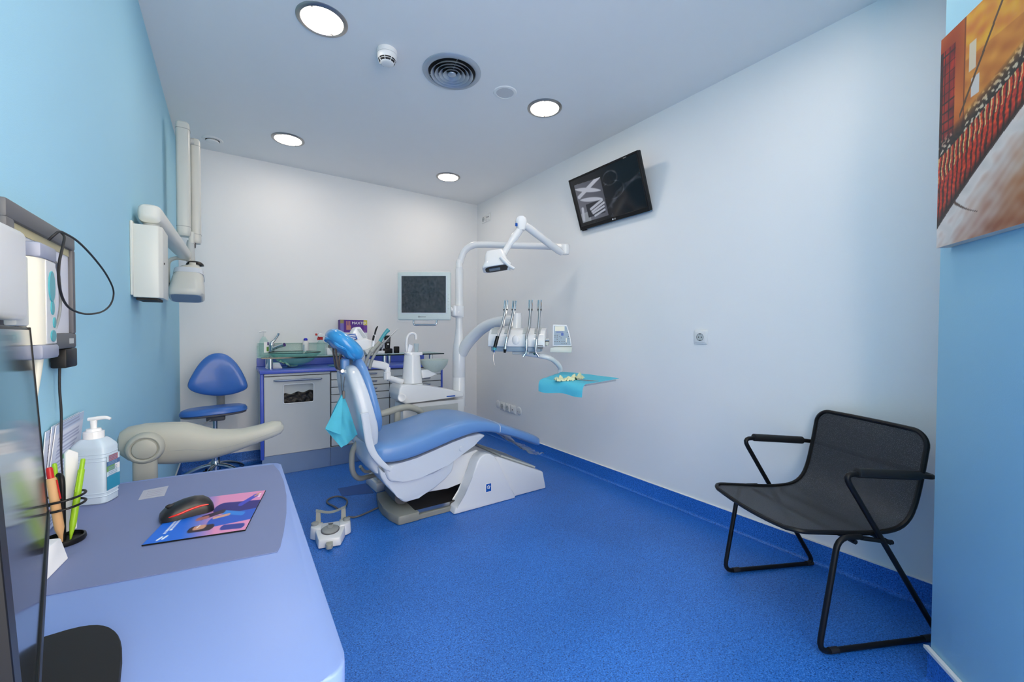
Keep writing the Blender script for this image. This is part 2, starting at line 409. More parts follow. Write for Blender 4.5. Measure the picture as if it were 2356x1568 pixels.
# ================================================================ RIGHT WALL
def plate_frame(y, z): return frame((R, y, z), (0, -1, 0), (0, 0, 1), (-1, 0, 0))   # local x right, y up, z out of the wall
def wall_plate(name, y, z, kind, label, cat, group=None, s=.041):
    M = plate_frame(y, z); t = thing(name, label, cat, (R, y, z), group)
    if kind.startswith('round'):
        mk(B(M).lathe([(0, .007), (.030, .0065), (.039, .003), (.041, 0)], (0, 0, 0), n=36), 'cover', 'white_plastic', t)
        if kind == 'round_dots':
            for dx in (-.014, .018): mk(B(M).cyl((dx, -.006, .006), (dx, -.006, .0075), .003, n=10), 'screw_hole', 'dark_grey', t)
        return t
    mk(B(M).box((-s, -s, 0), (s, s, .009), .004, 3), 'frame', 'white_plastic', t)
    i = s * .76
    mk(B(M).box((-i, -i, .008), (i, i, .0125), .002, 2), 'insert', 'white_plastic', t)
    if kind == 'socket':
        mk(B(M).lathe([(.0215, .0128), (.0225, .0135), (.0205, .0135), (.0200, .0128)], (0, 0, 0), n=32), 'socket_rim', 'dark_grey', t)
        mk(B(M).lathe([(0, .0129), (.0202, .0130), (.0202, .0126)], (0, 0, 0), n=32), 'socket_well', 'pale_grey', t)
        for dx in (-.009, .009): mk(B(M).cyl((dx, 0, .0126), (dx, 0, .0134), .0032, n=10), 'pin_hole', 'black_matte', t)
        for dy in (-.018, .018): mk(B(M).box((-.004, dy - .0015, .0126), (.004, dy + .0015, .0138)), 'earth_clip', 'black_matte', t)
    elif kind == 'jack':
        mk(B(M).box((-.009, -.013, .0126), (.009, .011, .0142), .002, 2), 'jack_surround', 'white_gloss', t)
        mk(B(M).box((-.005, -.009, .0138), (.005, .006, .0148)), 'jack_hole', 'black_matte', t)
    elif kind == 'data':
        for dx in (-.011, .011): mk(B(M).cyl((dx, .002, .0126), (dx, .002, .0136), .0065, n=16), 'port', 'black_matte', t)
    return t
wall_plate('wall_socket', 1.358, 1.063, 'socket', 'white wall socket by itself in the middle of the white side wall', 'socket')
G = 'row of plates low on the side wall'
wall_plate('round_cover_plate', 3.562, .348, 'round', 'plain round white cover plate at the corner end of the low row', 'cover plate')
wall_plate('wall_socket', 3.470, .342, 'socket', 'square white wall socket in low row, beside plain round cover', 'socket', G)
wall_plate('wall_socket', 3.378, .339, 'socket', 'square white wall socket in low row, beside the black-holed jack plate', 'socket', G)
wall_plate('wall_jack', 3.286, .337, 'jack', 'square white jack plate with one black hole in the low row', 'socket')
wall_plate('round_cover_plate', 3.190, .337, 'round_dots', 'round white cover plate with two dark screw dots in the low row', 'cover plate')
wall_plate('wall_socket', 3.853, 2.305, 'socket', 'white wall socket high in the corner near the ceiling', 'socket', None, .036)
wall_plate('data_outlet', 3.762, 2.310, 'data', 'white outlet plate with two black ports high in the corner', 'socket')

# ---------------------------------------------------------------- television
tv0 = V((2.25, 2.336, 1.877)); up_ = V((2.12 - 2.25, 0, .356)); TVH = up_.length; up_.normalize(); TVW = .636
M = frame(tv0, (0, -1, 0), up_)                       # x to the viewer's right, y up the screen, z out of the screen
t = thing('wall_television', 'black flat television tilted down from the white side wall showing a grey x-ray picture', 'television', (R - .05, 2.02, 1.877))
mk(B(M).box((0, 0, -.034), (TVW, TVH, -.002), .006, 2), 'housing', 'black', t)
mk(B(M).box((0, 0, -.006), (TVW, .028, .004), .002, 1), 'lower_bezel', 'black', t)
mk(B(M).box((0, TVH - .013, -.006), (TVW, TVH, .004), .002, 1), 'upper_bezel', 'black', t)
for x0, x1 in ((0, .013), (TVW - .013, TVW)): mk(B(M).box((x0, .02, -.006), (x1, TVH - .01, .004), .002, 1), 'side_bezel', 'black', t)
mat('tv_under', (104, 134, 158), .35, var=.03)
mk(B(M).box((.06, -.006, -.034), (TVW - .004, .002, -.004), .001, 1), 'lower_strip', 'tv_under', t)
mk(B(M).box((.012, -.009, -.03), (.05, .002, 0), .002, 1), 'corner_foot', 'black', t)
def seg(u, v, a, b, w, taper=False):
    (x0, y0), (x1, y1) = a, b; dx, dy = x1 - x0, y1 - y0; k = max(0, min(1, ((u - x0) * dx + (v - y0) * dy) / (dx * dx + dy * dy)))
    if taper: w = w * math.sin(math.pi * min(.98, max(.02, k))) ** .5
    return max(0, min(1, (w - math.hypot(u - x0 - k * dx, (v - y0 - k * dy) * .62)) / .008 + .5))
def tv_picture(u, v):
    g = 10 + 6 * noise.noise(V((u * 5, v * 5, 1)))
    c = [g, g + 2, g + 8]
    b0 = .12 + .0 * u
    if .05 < u < .47 and .07 < v < .9 - .12 * u:
        k = 78 + 26 * (1 - u / .45) - 22 * (v - .5); c = [k, k, k + 8]
        if .27 > v and u < .2: c = [140, 142, 146]
        if .16 < u < .44 and .14 < v < .42: c = [40, 41, 48]
        for a, b, w, tp in (((.09, .62), (.445, .86), .026, 0), ((.06, .80), (.43, .60), .030, 1), ((.10, .55), (.43, .43), .028, 1), ((.23, .30), (.42, .40), .018, 0),
                            ((.24, .24), (.44, .34), .015, 0), ((.25, .20), (.43, .27), .014, 0), ((.27, .14), (.43, .20), .014, 0), ((.08, .12), (.10, .36), .02, 0)):
            s = seg(u, v, a, b, w, tp); c = [x * (1 - s) + y * s for x, y in zip(c, (176, 176, 184))]
    else:
        for (cx, cy, rx, ry, w, gl) in ((.60, .76, .10, .13, .02, 60), (.60, .52, .16, .17, .012, 45), (.95, .1, .42, .48, .05, 52)):
            d = abs(math.hypot((u - cx) / rx, (v - cy) / ry) - 1)
            k = max(0, 1 - d / (w / min(rx, ry))) * gl * (.6 + .6 * noise.noise(V((u * 14, v * 14, 4)))); c = [x + k for x in c]
        k = max(0, 1 - abs((u - .62) * .9 - (v - .33)) / .05) * 26; c = [x + k for x in c]
    return c
printed('screen', M @ Matrix.Translation((.012, .027, .0005)), TVW - .024, TVH - .039, 150, 96, tv_picture, print_mat('tv_screen', .12, .22), t)
M2 = M @ Matrix.Translation((TVW * .53, .014, .0043))
text('LG', .013, 'print_white', M2 @ Matrix.Translation((.012, 0, 0)), t, 'brand_lettering')
mk(B(M2).cyl((-.006, 0, -.0002), (-.006, 0, .0004), .006, n=16), 'brand_mark', 'print_white', t)
mk(B(M).box((TVW - .115, TVH - .014, .0040), (TVW - .09, TVH - .008, .0045)), 'corner_print', 'print_grey', t)
mk(B().box((2.232, 1.93, 2.07), (R, 2.11, 2.20), .006, 2), 'wall_bracket', 'black', t)

# ---------------------------------------------------------------- painting on the partition
z0, z1, s0, s1 = 1.340, 1.950, .048, .66
o = PA + PD * s0 + PN * .034 + V((0, 0, z0)); M = frame(o, PD, (0, 0, 1), PN)
t = thing('abstract_painting', 'abstract canvas in red, orange and cream on the blue partition wall', 'painting', (PA + PD * .35 + PN * .02 + V((0, 0, z0))))
mat('canvas_side', (206, 198, 186), .8)
mk(B(M).box((0, 0, -.032), (s1 - s0, z1 - z0, -.0006), .001, 1), 'canvas', 'canvas_side', t)
def paint(u, v):
    s = u * (s1 - s0)                                  # metres from the left edge
    n1 = noise.noise(V((s * 26, v * 20, 0))); n2 = noise.noise(V((s * 90, v * 70, 3))); n3 = noise.noise(V((s * 9, v * 6, 8)))
    k = s / .24
    top = .43 + .16 * k ** 1.15 - .02 * k * k * k * .3; bot = .10 + .33 * k ** .95 - .02 * k * k
    if v > top:                                        # warm ground
        c = [190 + 40 * n3, 86 + 40 * n3 + 20 * k, 22 + 20 * n3]
        if s > .10: c = [208 + 30 * n1, 128 + 36 * n1, 40 + 20 * n1]
        if v > .80 and s > .10: c = [226 + 20 * n1, 150 + 46 * n1, 44 + 20 * n2]
        if v < .93 and s < .06: 
            c = [150 + 70 * n1, 26 + 30 * n1, 12]
            if (s % .018) < .003 or (v % .045) < .007 or s < .012: c = [54 + 40 * n2, 22, 12]
        if .093 < s < .098: c = [120, 60, 20]
        if abs(s - .125) < .012 and abs(v - .80) < .06: c = [222, 206, 176]
        if abs(s - .135) < .014 and abs(v - .66) < .04: c = [214, 208, 200]
        if abs((v - .62) - (s - .10) * 2.6) < .012 and s > .08: c = [92, 62, 34]
        d = v - top
        if d < .09:
            q_ = d / .09; dk = [34 + 30 * n2, 26 + 24 * n2, 18 + 18 * n2]
            if n2 > .18 and (s < .055 or s > .10): dk = [206, 196, 172]
            c = [a * q_ * q_ + b * (1 - q_ * q_) for a, b in zip(c, dk)]
    elif v > bot:                                      # ribbed red band
        w = (v - bot) / (top - bot); ph = (s * 58 - w * .55 + .35 * n1) % 1
        c = [204 + 60 * n2, 50 + 40 * n2, 20]
        if ph < .40 + .2 * n1: c = [74 + 60 * n2, 26 + 14 * n2, 12]
        if w > .62 and .45 < ph < .62: c = [232, 206, 130]
        if w < .22: c = [a * (w / .22) + b * (1 - w / .22) for a, b in zip(c, (26, 14, 10))]
    else:                                              # pale sweeping arcs
        d = bot - v; g = min(1, d / .36)
        a = (224 + 18 * n1, 214 + 16 * n1, 206 + 16 * n1); b_ = (148 + 24 * n3, 84 + 20 * n3, 52)
        sw = .5 + .5 * math.sin(d * 40 + n3 * 4 + s * 9) * math.cos(d * 97)
        f_ = max(0, min(1, g * .95 - .12 + .16 * (sw - .5) - .16 * (1 - k) + .3 * n1))
        c = [x * (1 - f_) + y * f_ for x, y in zip(a, b_)]
        if abs((s - .066) - .34 * d - .5 * d * d) < .0028 * (1 - d / .22) + .0006 and d < .2: c = [96, 70, 56]
        if d < .012: c = [60, 44, 38]
    return c
printed('painted_face', M, s1 - s0, z1 - z0, 330, 220, paint, print_mat('paint', .45, coat=.15), t)

# ================================================================ LEFT WALL
t = thing('light_box', 'dark grey framed wall light box with white screen on blue wall', 'light box', (L0, 1.13, 1.046))
y0, y1, z0, z1 = .958, 1.297, 1.046, 1.287
M = frame((L0, y0, z0), (0, 1, 0), (0, 0, 1), (1, 0, 0)); W, Hh = y1 - y0, z1 - z0
mk(B(M).box((0, 0, 0), (W, Hh, .020), .004, 2), 'back_case', 'dark_grey', t)
for lo, hi in (((0, 0, .016), (W, .032, .032)), ((0, Hh - .030, .016), (W, Hh, .032)), ((0, .03, .016), (.03, Hh - .028, .032)), ((W - .016, .03, .016), (W, Hh - .028, .032))):
    mk(B(M).box(lo, hi, .004, 2), 'frame_rail', 'dark_grey', t)
mat('box_screen', (226, 228, 238), .35, var=.02)
mk(B(M).box((.028, .030, .018), (W - .014, Hh - .028, .024)), 'screen', 'box_screen', t)
mat('aged_tape', (196, 188, 150), .6)
mk(B(M).box((.03, Hh - .044, .0235), (W - .016, Hh - .030, .0255)), 'film_clip', 'aged_tape', t)
mk(B(M).box((W - .05, .010, .0318), (W - .022, .021, .0325)), 'maker_label', 'pale_grey', t)
tag(mk(B().box((-.306, 1.245, 1.004), (-.282, 1.320, 1.0455), .003, 2), 'power_plug', 'black'), 'black power plug hanging below the light box', 'plug')
pl = [(-.297, 1.265, 1.006), (-.298, 1.266, .96), (-.297, 1.270, .90), (-.299, 1.272, .80), (-.300, 1.30, .70)]
tag(mk(B().tube(catmull([V(q) for q in pl], 6), .0023, 8), 'power_cable', 'rubber'), 'black cable running down the blue wall from the plug', 'cable')
lp = [(112, 552), (124, 541), (136, 533), (150, 537), (180, 556), (215, 592), (245, 632), (261, 668), (256, 697), (236, 716), (200, 722), (166, 712), (146, 690), (136, 652), (136, 606), (144, 568), (148, 545), (140, 534)]
pts = [at(a, b_, x=-.262 + .012 * math.sin(i * .6)) for i, (a, b_) in enumerate(lp)]
tag(mk(B().tube(catmull(pts, 7), .0021, 8), 'sensor_cable', 'rubber'), 'black cable hanging in a large loop from the light box', 'cable')

t = thing('xray_control_panel', 'white wall control unit with cream keypad module beside the light box', 'control panel', (L0, .75, 1.0))
mk(B().box((L0, .52, 1.098), (-.254, .948, 1.234), .010, 3), 'casing', 'white_plastic', t)
mk(B().box((-.276, .93, 1.09), (-.262, 1.02, 1.20), .003, 2), 'module_mount', 'pale_grey', t)
rings = [[V((x, y, z)) for x, y in ((-.274, 1.045), (-.277, .992), (-.274, .980), (-.264, .974), (-.256, .978), (-.251, .990), (-.250, 1.0), (-.250, 1.045), (-.254, 1.050), (-.27, 1.050))] for z in (1.060, 1.201)]
mk(B().loft(rings), 'keypad_module', 'cream', t, 50)
mat('cap_grey', (150, 156, 176), .35); mat('module_face', (212, 214, 216), .4)
mk(B().box((-.2505, 1.000, 1.061), (-.2485, 1.046, 1.200), .0008, 1), 'module_face', 'module_face', t)
mk(B().box((-.2765, .976, 1.201), (-.2475, 1.051, 1.226), .005, 2), 'top_cap', 'cap_grey', t)
mk(B().box((-.2765, .975, 1.036), (-.2465, 1.052, 1.060), .005, 2), 'bottom_cap', 'cap_grey', t)
MK = frame((-.2486, 1.000, 1.060), (0, 1, 0), (0, 0, 1), (1, 0, 0))
for cx, cy, a, b_ in ((.022, .098, .014, .026), (.024, .062, .007, .012), (.032, .037, .005, .009), (.026, .014, .011, .010)):
    mk(B(MK).prism([V((cx + a * math.cos(k * .5236), cy + b_ * math.sin(k * .5236), 0)) for k in range(12)], (0, 0, .002)), 'button', 'teal', t)
mk(B().tube([(-.262, 1.01, 1.038), (-.263, 1.008, 1.015), (-.264, 1.004, .98), (-.266, 1.0, .945)], [.007, .006, .0035, .002], 10), 'cord_guard', 'cream', t)
mk(B().tube(catmull([V((-.256, 1.055, 1.22)), V((-.258, 1.10, 1.19)), V((-.262, 1.125, 1.13)), V((-.262, 1.10, 1.09)), V((-.256, 1.056, 1.085))], 6), .0022, 8), 'thin_cord', 'mid_grey', t)

# ---------------------------------------------------------------- intra-oral x-ray unit
t = thing('xray_unit', 'cream wall-mounted dental x-ray unit with box, folded arm and tube head', 'x-ray machine', (L0, 2.3, 1.2))
mk(B().box((L0, 2.125, 1.222), (-.300, 2.32, 1.507), .003, 1), 'back_plate', 'xray_cream', t)
mk(B().prism([(-.302, 2.130, 1.215), (-.226, 2.130, 1.215), (-.214, 2.150, 1.215), (-.214, 2.315, 1.215), (-.302, 2.315, 1.215)], (0, 0, .282), .003, 2), 'generator_box', 'xray_cream', t)
mk(B().box((-.296, 2.150, 1.206), (-.232, 2.305, 1.216)), 'base_shade', 'black_matte', t)  # black slab standing in for the shade under the generator box
mk(B().cyl((-.2135, 2.165, 1.355), (-.2105, 2.165, 1.355), .004, n=10), 'lock', 'steel_dark', t)
mk(B().lathe([(0, -.006), (.026, -.006), (.026, .016), (0, .016)], (-.257, 2.225, 1.504), n=24), 'swivel', 'pale_grey', t)
bx = [(-.257, 2.215, 1.553, .034, .036), (-.256, 2.19, 1.556, .024, .028)]
ring = []
for k, (yy, a, h_, zc) in enumerate(((2.172, .016, .018, 1.562), (2.176, .028, .028, 1.558), (2.188, .037, .036, 1.554), (2.23, .039, .0385, 1.552), (2.28, .039, .037, 1.552), (2.6, .037, .035, 1.551), (2.95, .034, .033, 1.550), (3.16, .032, .031, 1.549), (3.22, .026, .026, 1.549), (3.235, .014, .014, 1.549))):
    x_ = -.257 + (yy - 2.2) * .040
    ring.append(sring(V((x_, yy, zc)), V((1, 0, 0)), V((0, 0, 1)), a, h_, 3.2, 28))
mk(B().loft(ring), 'horizontal_arm', 'xray_cream', t)
mk(B().lathe([(0, 0), (.022, 0), (.024, .012), (.021, .06), (.019, .115), (.016, .13), (0, .13)], (-.192, 3.235, 1.515), n=24), 'elbow_pin', 'pale_grey', t)
def arm_bar(name, x, y, za, zb, a, b_):
    rr = [sring(V((x, y, z)), V((1, 0, 0)), V((0, 1, 0)), a * k, b_ * k, 4, 28) for z, k in ((za, .80), (za + .012, .97), (za + .03, 1), (zb - .03, 1), (zb - .01, .95), (zb, .72))]
    o = mk(B().loft(rr), name, 'xray_cream', t)
    for z in (za + .055, zb - .045):
        mk(B().loft([sring(V((x, y, z + dz)), V((1, 0, 0)), V((0, 1, 0)), a + .001, b_ + .001, 4, 28) for dz in (-.0012, .0012)]), 'cover_seam', 'mid_grey', o)
    return o
arm_bar('lower_scissor_arm', -.222, 3.225, 1.665, 2.352, .0345, .045)
arm_bar('upper_scissor_arm', -.166, 3.30, 1.640, 2.292, .026, .04)
mk(B().lathe([(0, -.02), (.02, -.02), (.02, .02), (0, .02)], (-.19, 3.26, 2.265), (1, 0, 0), 20), 'top_pivot', 'pale_grey', t)
mk(B().box((-.200, 3.215, 1.625), (-.172, 3.29, 1.70), .008, 2), 'lower_link', 'xray_cream', t)
mk(B().tube([(-.185, 3.275, 1.70), (-.178, 3.285, 1.655), (-.180, 3.26, 1.61)], .013, 10), 'cable_sleeve', 'dark_grey', t)
yk = [V((-.185, 3.225, 1.525)), V((-.215, 3.215, 1.527)), V((-.262, 3.205, 1.525)), V((-.293, 3.20, 1.500)), V((-.2985, 3.20, 1.45)), V((-.2985, 3.20, 1.37)), V((-.2955, 3.20, 1.345))]
mk(B().tube(catmull(yk, 6), .0115, 10), 'yoke', 'xray_cream', t)
mk(B().lathe([(0, -.006), (.016, -.006), (.017, .008), (.012, .012), (0, .012)], (-.287, 3.2, 1.36), (1, 0, 0), 20), 'tilt_knob', 'mid_grey', t)
mk(B().lathe([(.046, 0), (.042, .012), (.030, .022), (.024, .024), (.024, .010), (.046, 0)], (-.170, 3.22, 1.492), n=28), 'pivot_cover', 'black', t)
mk(B().loft([sring(V((x_, 3.2, z)), V((1, 0, 0)), V((0, 1, 0)), a, b_, e, 32) for z, a, b_, e, x_ in ((1.452, .040, .040, 2, -.178), (1.475, .034, .034, 2, -.176), (1.505, .024, .024, 2, -.175))]), 'neck', 'xray_cream', t)
hd = [sring(V((x_, y_, z)), V((1, 0, .0)), V((0, 1, 0)), a, b_, e, 40) for z, a, b_, e, x_, y_ in
      ((1.262, .076, .070, 4.5, -.206, 3.170), (1.274, .084, .085, 4.5, -.204, 3.175), (1.30, .084, .095, 4.5, -.203, 3.18), (1.38, .076, .095, 4, -.199, 3.19), (1.44, .066, .085, 3.6, -.193, 3.2), (1.462, .052, .066, 3.2, -.188, 3.2))]
HT = Matrix.Translation((-.195, 3.2, 1.46)) @ Matrix.Rotation(math.radians(-17), 4, 'X') @ Matrix.Translation((.195, -3.2, -1.46))
mk(B(HT).loft(hd), 'tube_head', 'xray_cream', t)
mk(B(HT).loft([sring(V((-.196, 3.195, z)), V((1, 0, 0)), V((0, 1, 0)), .0745 - k * .004, .0925 - k * .004, 4, 40) for k, z in ((0, 1.405), (1, 1.437))]), 'head_band', 'shell_white', t)
mat('head_under_shade', (140, 158, 180), .5)  # blue-grey shading of the tube head's underside put into the colour
mk(B(HT).loft([sring(V((-.206, 3.170, z)), V((1, 0, 0)), V((0, 1, 0)), .070, .064, 4.5, 32) for z in (1.2605, 1.264)]), 'underside_shade', 'head_under_shade', t)

# ================================================================ DESK
DZ = .68
t = thing('desk', 'lilac blue desk along the blue wall with rounded edges', 'desk', (-.1, .98, 0))
dk_pts = fillet([V((L0 + .002, .508, DZ - .034)), V((.116, .508, DZ - .034)), V((.128, 1.452, DZ - .034)), V((L0 + .002, 1.492, DZ - .034))], .03, 5)
mk(B().prism(dk_pts, (0, 0, .034), .008, 3), 'desktop', 'desk_lilac', t)
mk(B().box((L0 + .003, .56, 0), (.095, .585, DZ - .034), .002, 1), 'side_panel', 'desk_side', t)
mk(B().box((L0 + .003, 1.40, 0), (.095, 1.425, DZ - .034), .002, 1), 'side_panel', 'desk_side', t)
mk(B().box((L0 + .003, .585, .35), (L0 + .022, 1.40, DZ - .034)), 'back_panel', 'desk_side', t)
arc = [at(x_, y_, z=DZ) for x_, y_ in ((629, 1069), (643, 1085), (653, 1108), (659, 1140), (659, 1180), (653, 1222), (645, 1258), (638, 1270))]
e_ = arc[-1] + (at(108, 1370, z=DZ) - arc[-1]) * 1.22
pad = arc + [V((max(e_.x, L0 + .012), e_.y, DZ)), V((L0 + .012, 1.474, DZ))]
tag(mk(B().prism([(q.x, q.y, DZ + .0004) for q in pad], (0, 0, .0014)), 'desk_mat', 'desk_mat'), 'grey translucent desk mat with curved end on the lilac desk', 'desk mat')
PZ = DZ + .0019
qd = [at(x_, y_, z=PZ) for x_, y_ in ((318, 1150), (378, 1140), (388, 1117), (330, 1128))]
t = thing('paper_note', 'small faded paper label lying on the desk mat behind the mouse', 'label', sum(qd, V()) / 4)
mat('faded_paper', (176, 178, 192), .7, var=.05, vs_=60)
mk(B().prism(qd, (0, 0, .0004)), 'sheet', 'faded_paper', t)
for k in range(4):
    a = qd[0].lerp(qd[3], .2 + .18 * k) + V((0, 0, .0005)); b_ = qd[1].lerp(qd[2], .2 + .18 * k) + V((0, 0, .0005))
    mat('faint_ink', (154, 150, 170), .7); mk(B().tube([a.lerp(b_, .22), a.lerp(b_, .85)], .0004, 4), 'printed_line', 'faint_ink', t)

# mouse pad
c0, c1, c2, c3 = [at(x_, y_, z=PZ) for x_, y_ in ((325, 1257), (565, 1221), (573, 1134), (394, 1161))]
ex = (c1 - c0).normalized(); wd = (c1 - c0).length; ey = V((-ex.y, ex.x, 0)); hg = (c2 - c1).dot(ey)
M = frame((c0.x, c0.y, PZ + .0003), ex, ey)
t = thing('mouse_pad', 'blue and pink printed mouse pad with two people in scrubs', 'mouse pad', (c0 + c2) / 2)
mk(B(M).box((0, 0, 0), (wd, hg, .0026), .0006, 1), 'pad_base', 'black', t)
def pad_print(u, v):
    g = max(0, min(1, (u + .25 * v - .34) / .34)); c = [24 + 200 * g, 108 + 36 * g, 222 - 34 * g]
    def blob(a, b_, w, cc, tp=False):
        nonlocal c
        s = seg(u, v, a, b_, w, tp); c = [x * (1 - s) + y * s for x, y in zip(c, cc)]
    blob((.56, .62), (1.0, .58), .085, (40, 34, 120)); blob((.60, .30), (.98, .36), .085, (36, 88, 196)); blob((.74, .12), (.93, .10), .035, (44, 60, 150))
    blob((.62, .50), (.86, .40), .03, (44, 130, 220)); blob((.78, .66), (.90, .86), .035, (60, 70, 190)); blob((.90, .86), (.94, .93), .014, (206, 150, 120))
    blob((.42, .42), (.60, .52), .035, (52, 38, 62)); blob((.38, .40), (.46, .42), .026, (176, 112, 112))
    blob((.40, .17), (.58, .17), .042, (40, 30, 48)); blob((.43, .195), (.50, .20), .030, (206, 150, 124)); blob((.44, .20), (.45, .24), .008, (240, 230, 226))
    blob((.56, .38), (.70, .42), .02, (216, 160, 140))
    for cu, cv in ((.125, .075), (.17, .085)): blob((cu - .008, cv - .02), (cu + .008, cv + .02), .013, (240, 246, 252))
    for k, (vv, ll) in enumerate(((.14, .30), (.18, .33))):
        if abs(u - (.125 + .04 * k)) < .012 and vv + .03 < v < vv + ll and (v * 38) % 1 > .3: c = [226, 236, 248]
    if .945 < u < .965 and .80 < v < .93 and (v * 40) % 1 > .35: c = [250, 230, 240]
    return c
printed('printed_face', M @ Matrix.Translation((.0008, .0008, .0027)), wd - .0016, hg - .0016, 110, 110, pad_print, print_mat('pad_ink', .55), t)

# mouse
a, b_ = at(368, 1199, z=PZ + .006), at(494, 1168, z=PZ + .006)
ax = (b_ - a); ax.z = 0; ml = ax.length * 1.0; ax.normalize(); sd = V((-ax.y, ax.x, 0)); o = (a + b_) / 2; o.z = PZ + .0032; o += sd * .014
t = thing('computer_mouse', 'black wireless mouse with a red side stripe on the mouse pad', 'mouse', o)
rr = []
for k, h_, w_ in ((-.5, .006, .012), (-.48, .012, .020), (-.40, .020, .0255), (-.25, .027, .0275), (-.05, .0325, .026), (.15, .034, .0255), (.32, .030, .0275), (.43, .022, .024), (.48, .014, .018), (.5, .007, .010)):
    c = o + ax * (ml * k); base = .0006
    rr.append([c + sd * (w_ * math.copysign(abs(math.cos(q)) ** .7, math.cos(q))) + V((0, 0, base + (h_ * math.sin(q) ** .75 if q <= math.pi else 0))) for q in [math.pi * i / 16 for i in range(17)]])
mk(B().loft(rr), 'shell', mat('mouse_black', (22, 22, 25), .38, var=.1), t)
st = [o + ax * (ml * k) - sd * w_ + V((0, 0, h_)) for k, w_, h_ in ((-.36, .0248, .010), (-.2, .0268, .0125), (0, .0258, .0165), (.2, .0252, .019), (.36, .0262, .0185))]
mk(B().tube(catmull(st, 5), [.0010, .0022, .0024, .0022, .0012], 8), 'side_stripe', 'stripe_red', t)
mk(B().ell(o + ax * (-ml * .30) + V((0, 0, .0255)), .009, .004, .0045, Matrix(((ax.x, sd.x, 0), (ax.y, sd.y, 0), (0, 0, 1)))), 'scroll_wheel', 'rubber', t)

# sanitiser bottle
o = V((-.263, 1.348, DZ + .0019)); ang = math.atan2(-.567, .8236) + .25
u_ = V((math.cos(ang), math.sin(ang), 0)); w_ = V((-u_.y, u_.x, 0))
t = thing('sanitiser_bottle', 'large translucent pump bottle of hand sanitiser standing on the desk', 'bottle', o)
rr = [sring(o + V((0, 0, z)), u_, w_, a, b2, 5, 40) for z, a, b2 in ((0, .033, .024), (.003, .036, .027), (.128, .0365, .0275), (.134, .0345, .026), (.146, .024, .020), (.150, .019, .017))]
mk(B().loft(rr), 'body', 'bottle_body', t)
for z in (.018, .026, .100, .108, .116): mk(B().loft([sring(o + V((0, 0, z + d)), u_, w_, .0362 + e, .0272 + e, 5, 40) for d, e in ((-.0014, .0002), (0, .0010), (.0014, .0002))]), 'grip_ridge', 'bottle_body', t)
mk(B().lathe([(.017, .149), (.0185, .150), (.0185, .166), (.014, .167), (.013, .172), (.011, .173), (0, .173)], o, n=32), 'collar', 'white_gloss', t)
mk(B().cyl(o + V((0, 0, .172)), o + V((0, 0, .192)), .0055, .0065), 'pump_stem', 'white_gloss', t)
mk(B().tube(catmull([o + u_ * -.010 + V((0, 0, .194)), o + u_ * .008 + V((0, 0, .196)), o + u_ * .024 + V((0, 0, .197)), o + u_ * .033 + V((0, 0, .193))], 5), [.0042, .005, .004, .003], 10), 'spout', 'white_gloss', t)
ML = frame(o + u_ * .0372 + w_ * -.022 + V((0, 0, .03)), w_, (0, 0, 1), u_)
def slabel(u, v):
    c = (206, 224, 236)
    if v > .82: c = (176, 60, 50) if .15 < u < .85 else c
    elif v > .70: c = (70, 110, 160)
    elif v > .54: c = (110, 160, 90) if u < .6 else (230, 232, 236)
    elif v < .4: c = (40, 140, 176)
    if (v * 22) % 1 < .25 and .1 < u < .8 and v > .4: c = (120, 150, 180)
    return c
printed('label_print', ML, .044, .080, 22, 44, slabel, print_mat('label_ink', .5), t)

# leaflets
def leaflet_print(seed):
    def f_(u, v):
        c = (216, 222, 240)
        if v > .9: c = (190, 206, 232)
        if (v * 26) % 1 < .38 and .10 < u < .9 - .3 * abs(noise.noise(V((seed, math.floor(v * 26) * 1.7, 0)))): c = (150, 160, 196)
        if .60 < v < .66 and .30 < u < .85: c = (90, 150, 100)
        if .18 < v < .215 and .1 < u < .62: c = (150, 60, 90)
        if .44 < v < .5 and u > .55: c = (90, 110, 170)
        return c
    return f_
LM = print_mat('leaflet_ink', .6)
for k, (yy, xb, lean, wd_, hg_, lab) in enumerate(((1.155, -.3055, .30, .17, .205, 'pale printed leaflet flat against the blue wall behind other leaflets'), (1.165, -.3025, .36, .19, .215, 'white printed leaflet between two others against the wall'),
                                                   (1.150, -.2995, .50, .20, .225, 'printed leaflet with green and red lines in front of the others'))):
    a0 = V((xb, yy, DZ + .002)); e1 = V((.0, 1, .0)); e2 = V((0, lean, 1)).normalized()
    M = Matrix(((0, 0, 1, a0.x), (1, e2.y, 0, a0.y), (0, e2.z, 0, a0.z), (0, 0, 0, 1)))
    t = thing('leaflet', lab, 'leaflet', a0)
    mk(B(M).box((0, 0, -.0016), (wd_, hg_, -.0002)), 'sheet', 'paper', t)
    printed('printed_face', M, wd_, hg_, 30, 60, leaflet_print(k), LM, t)

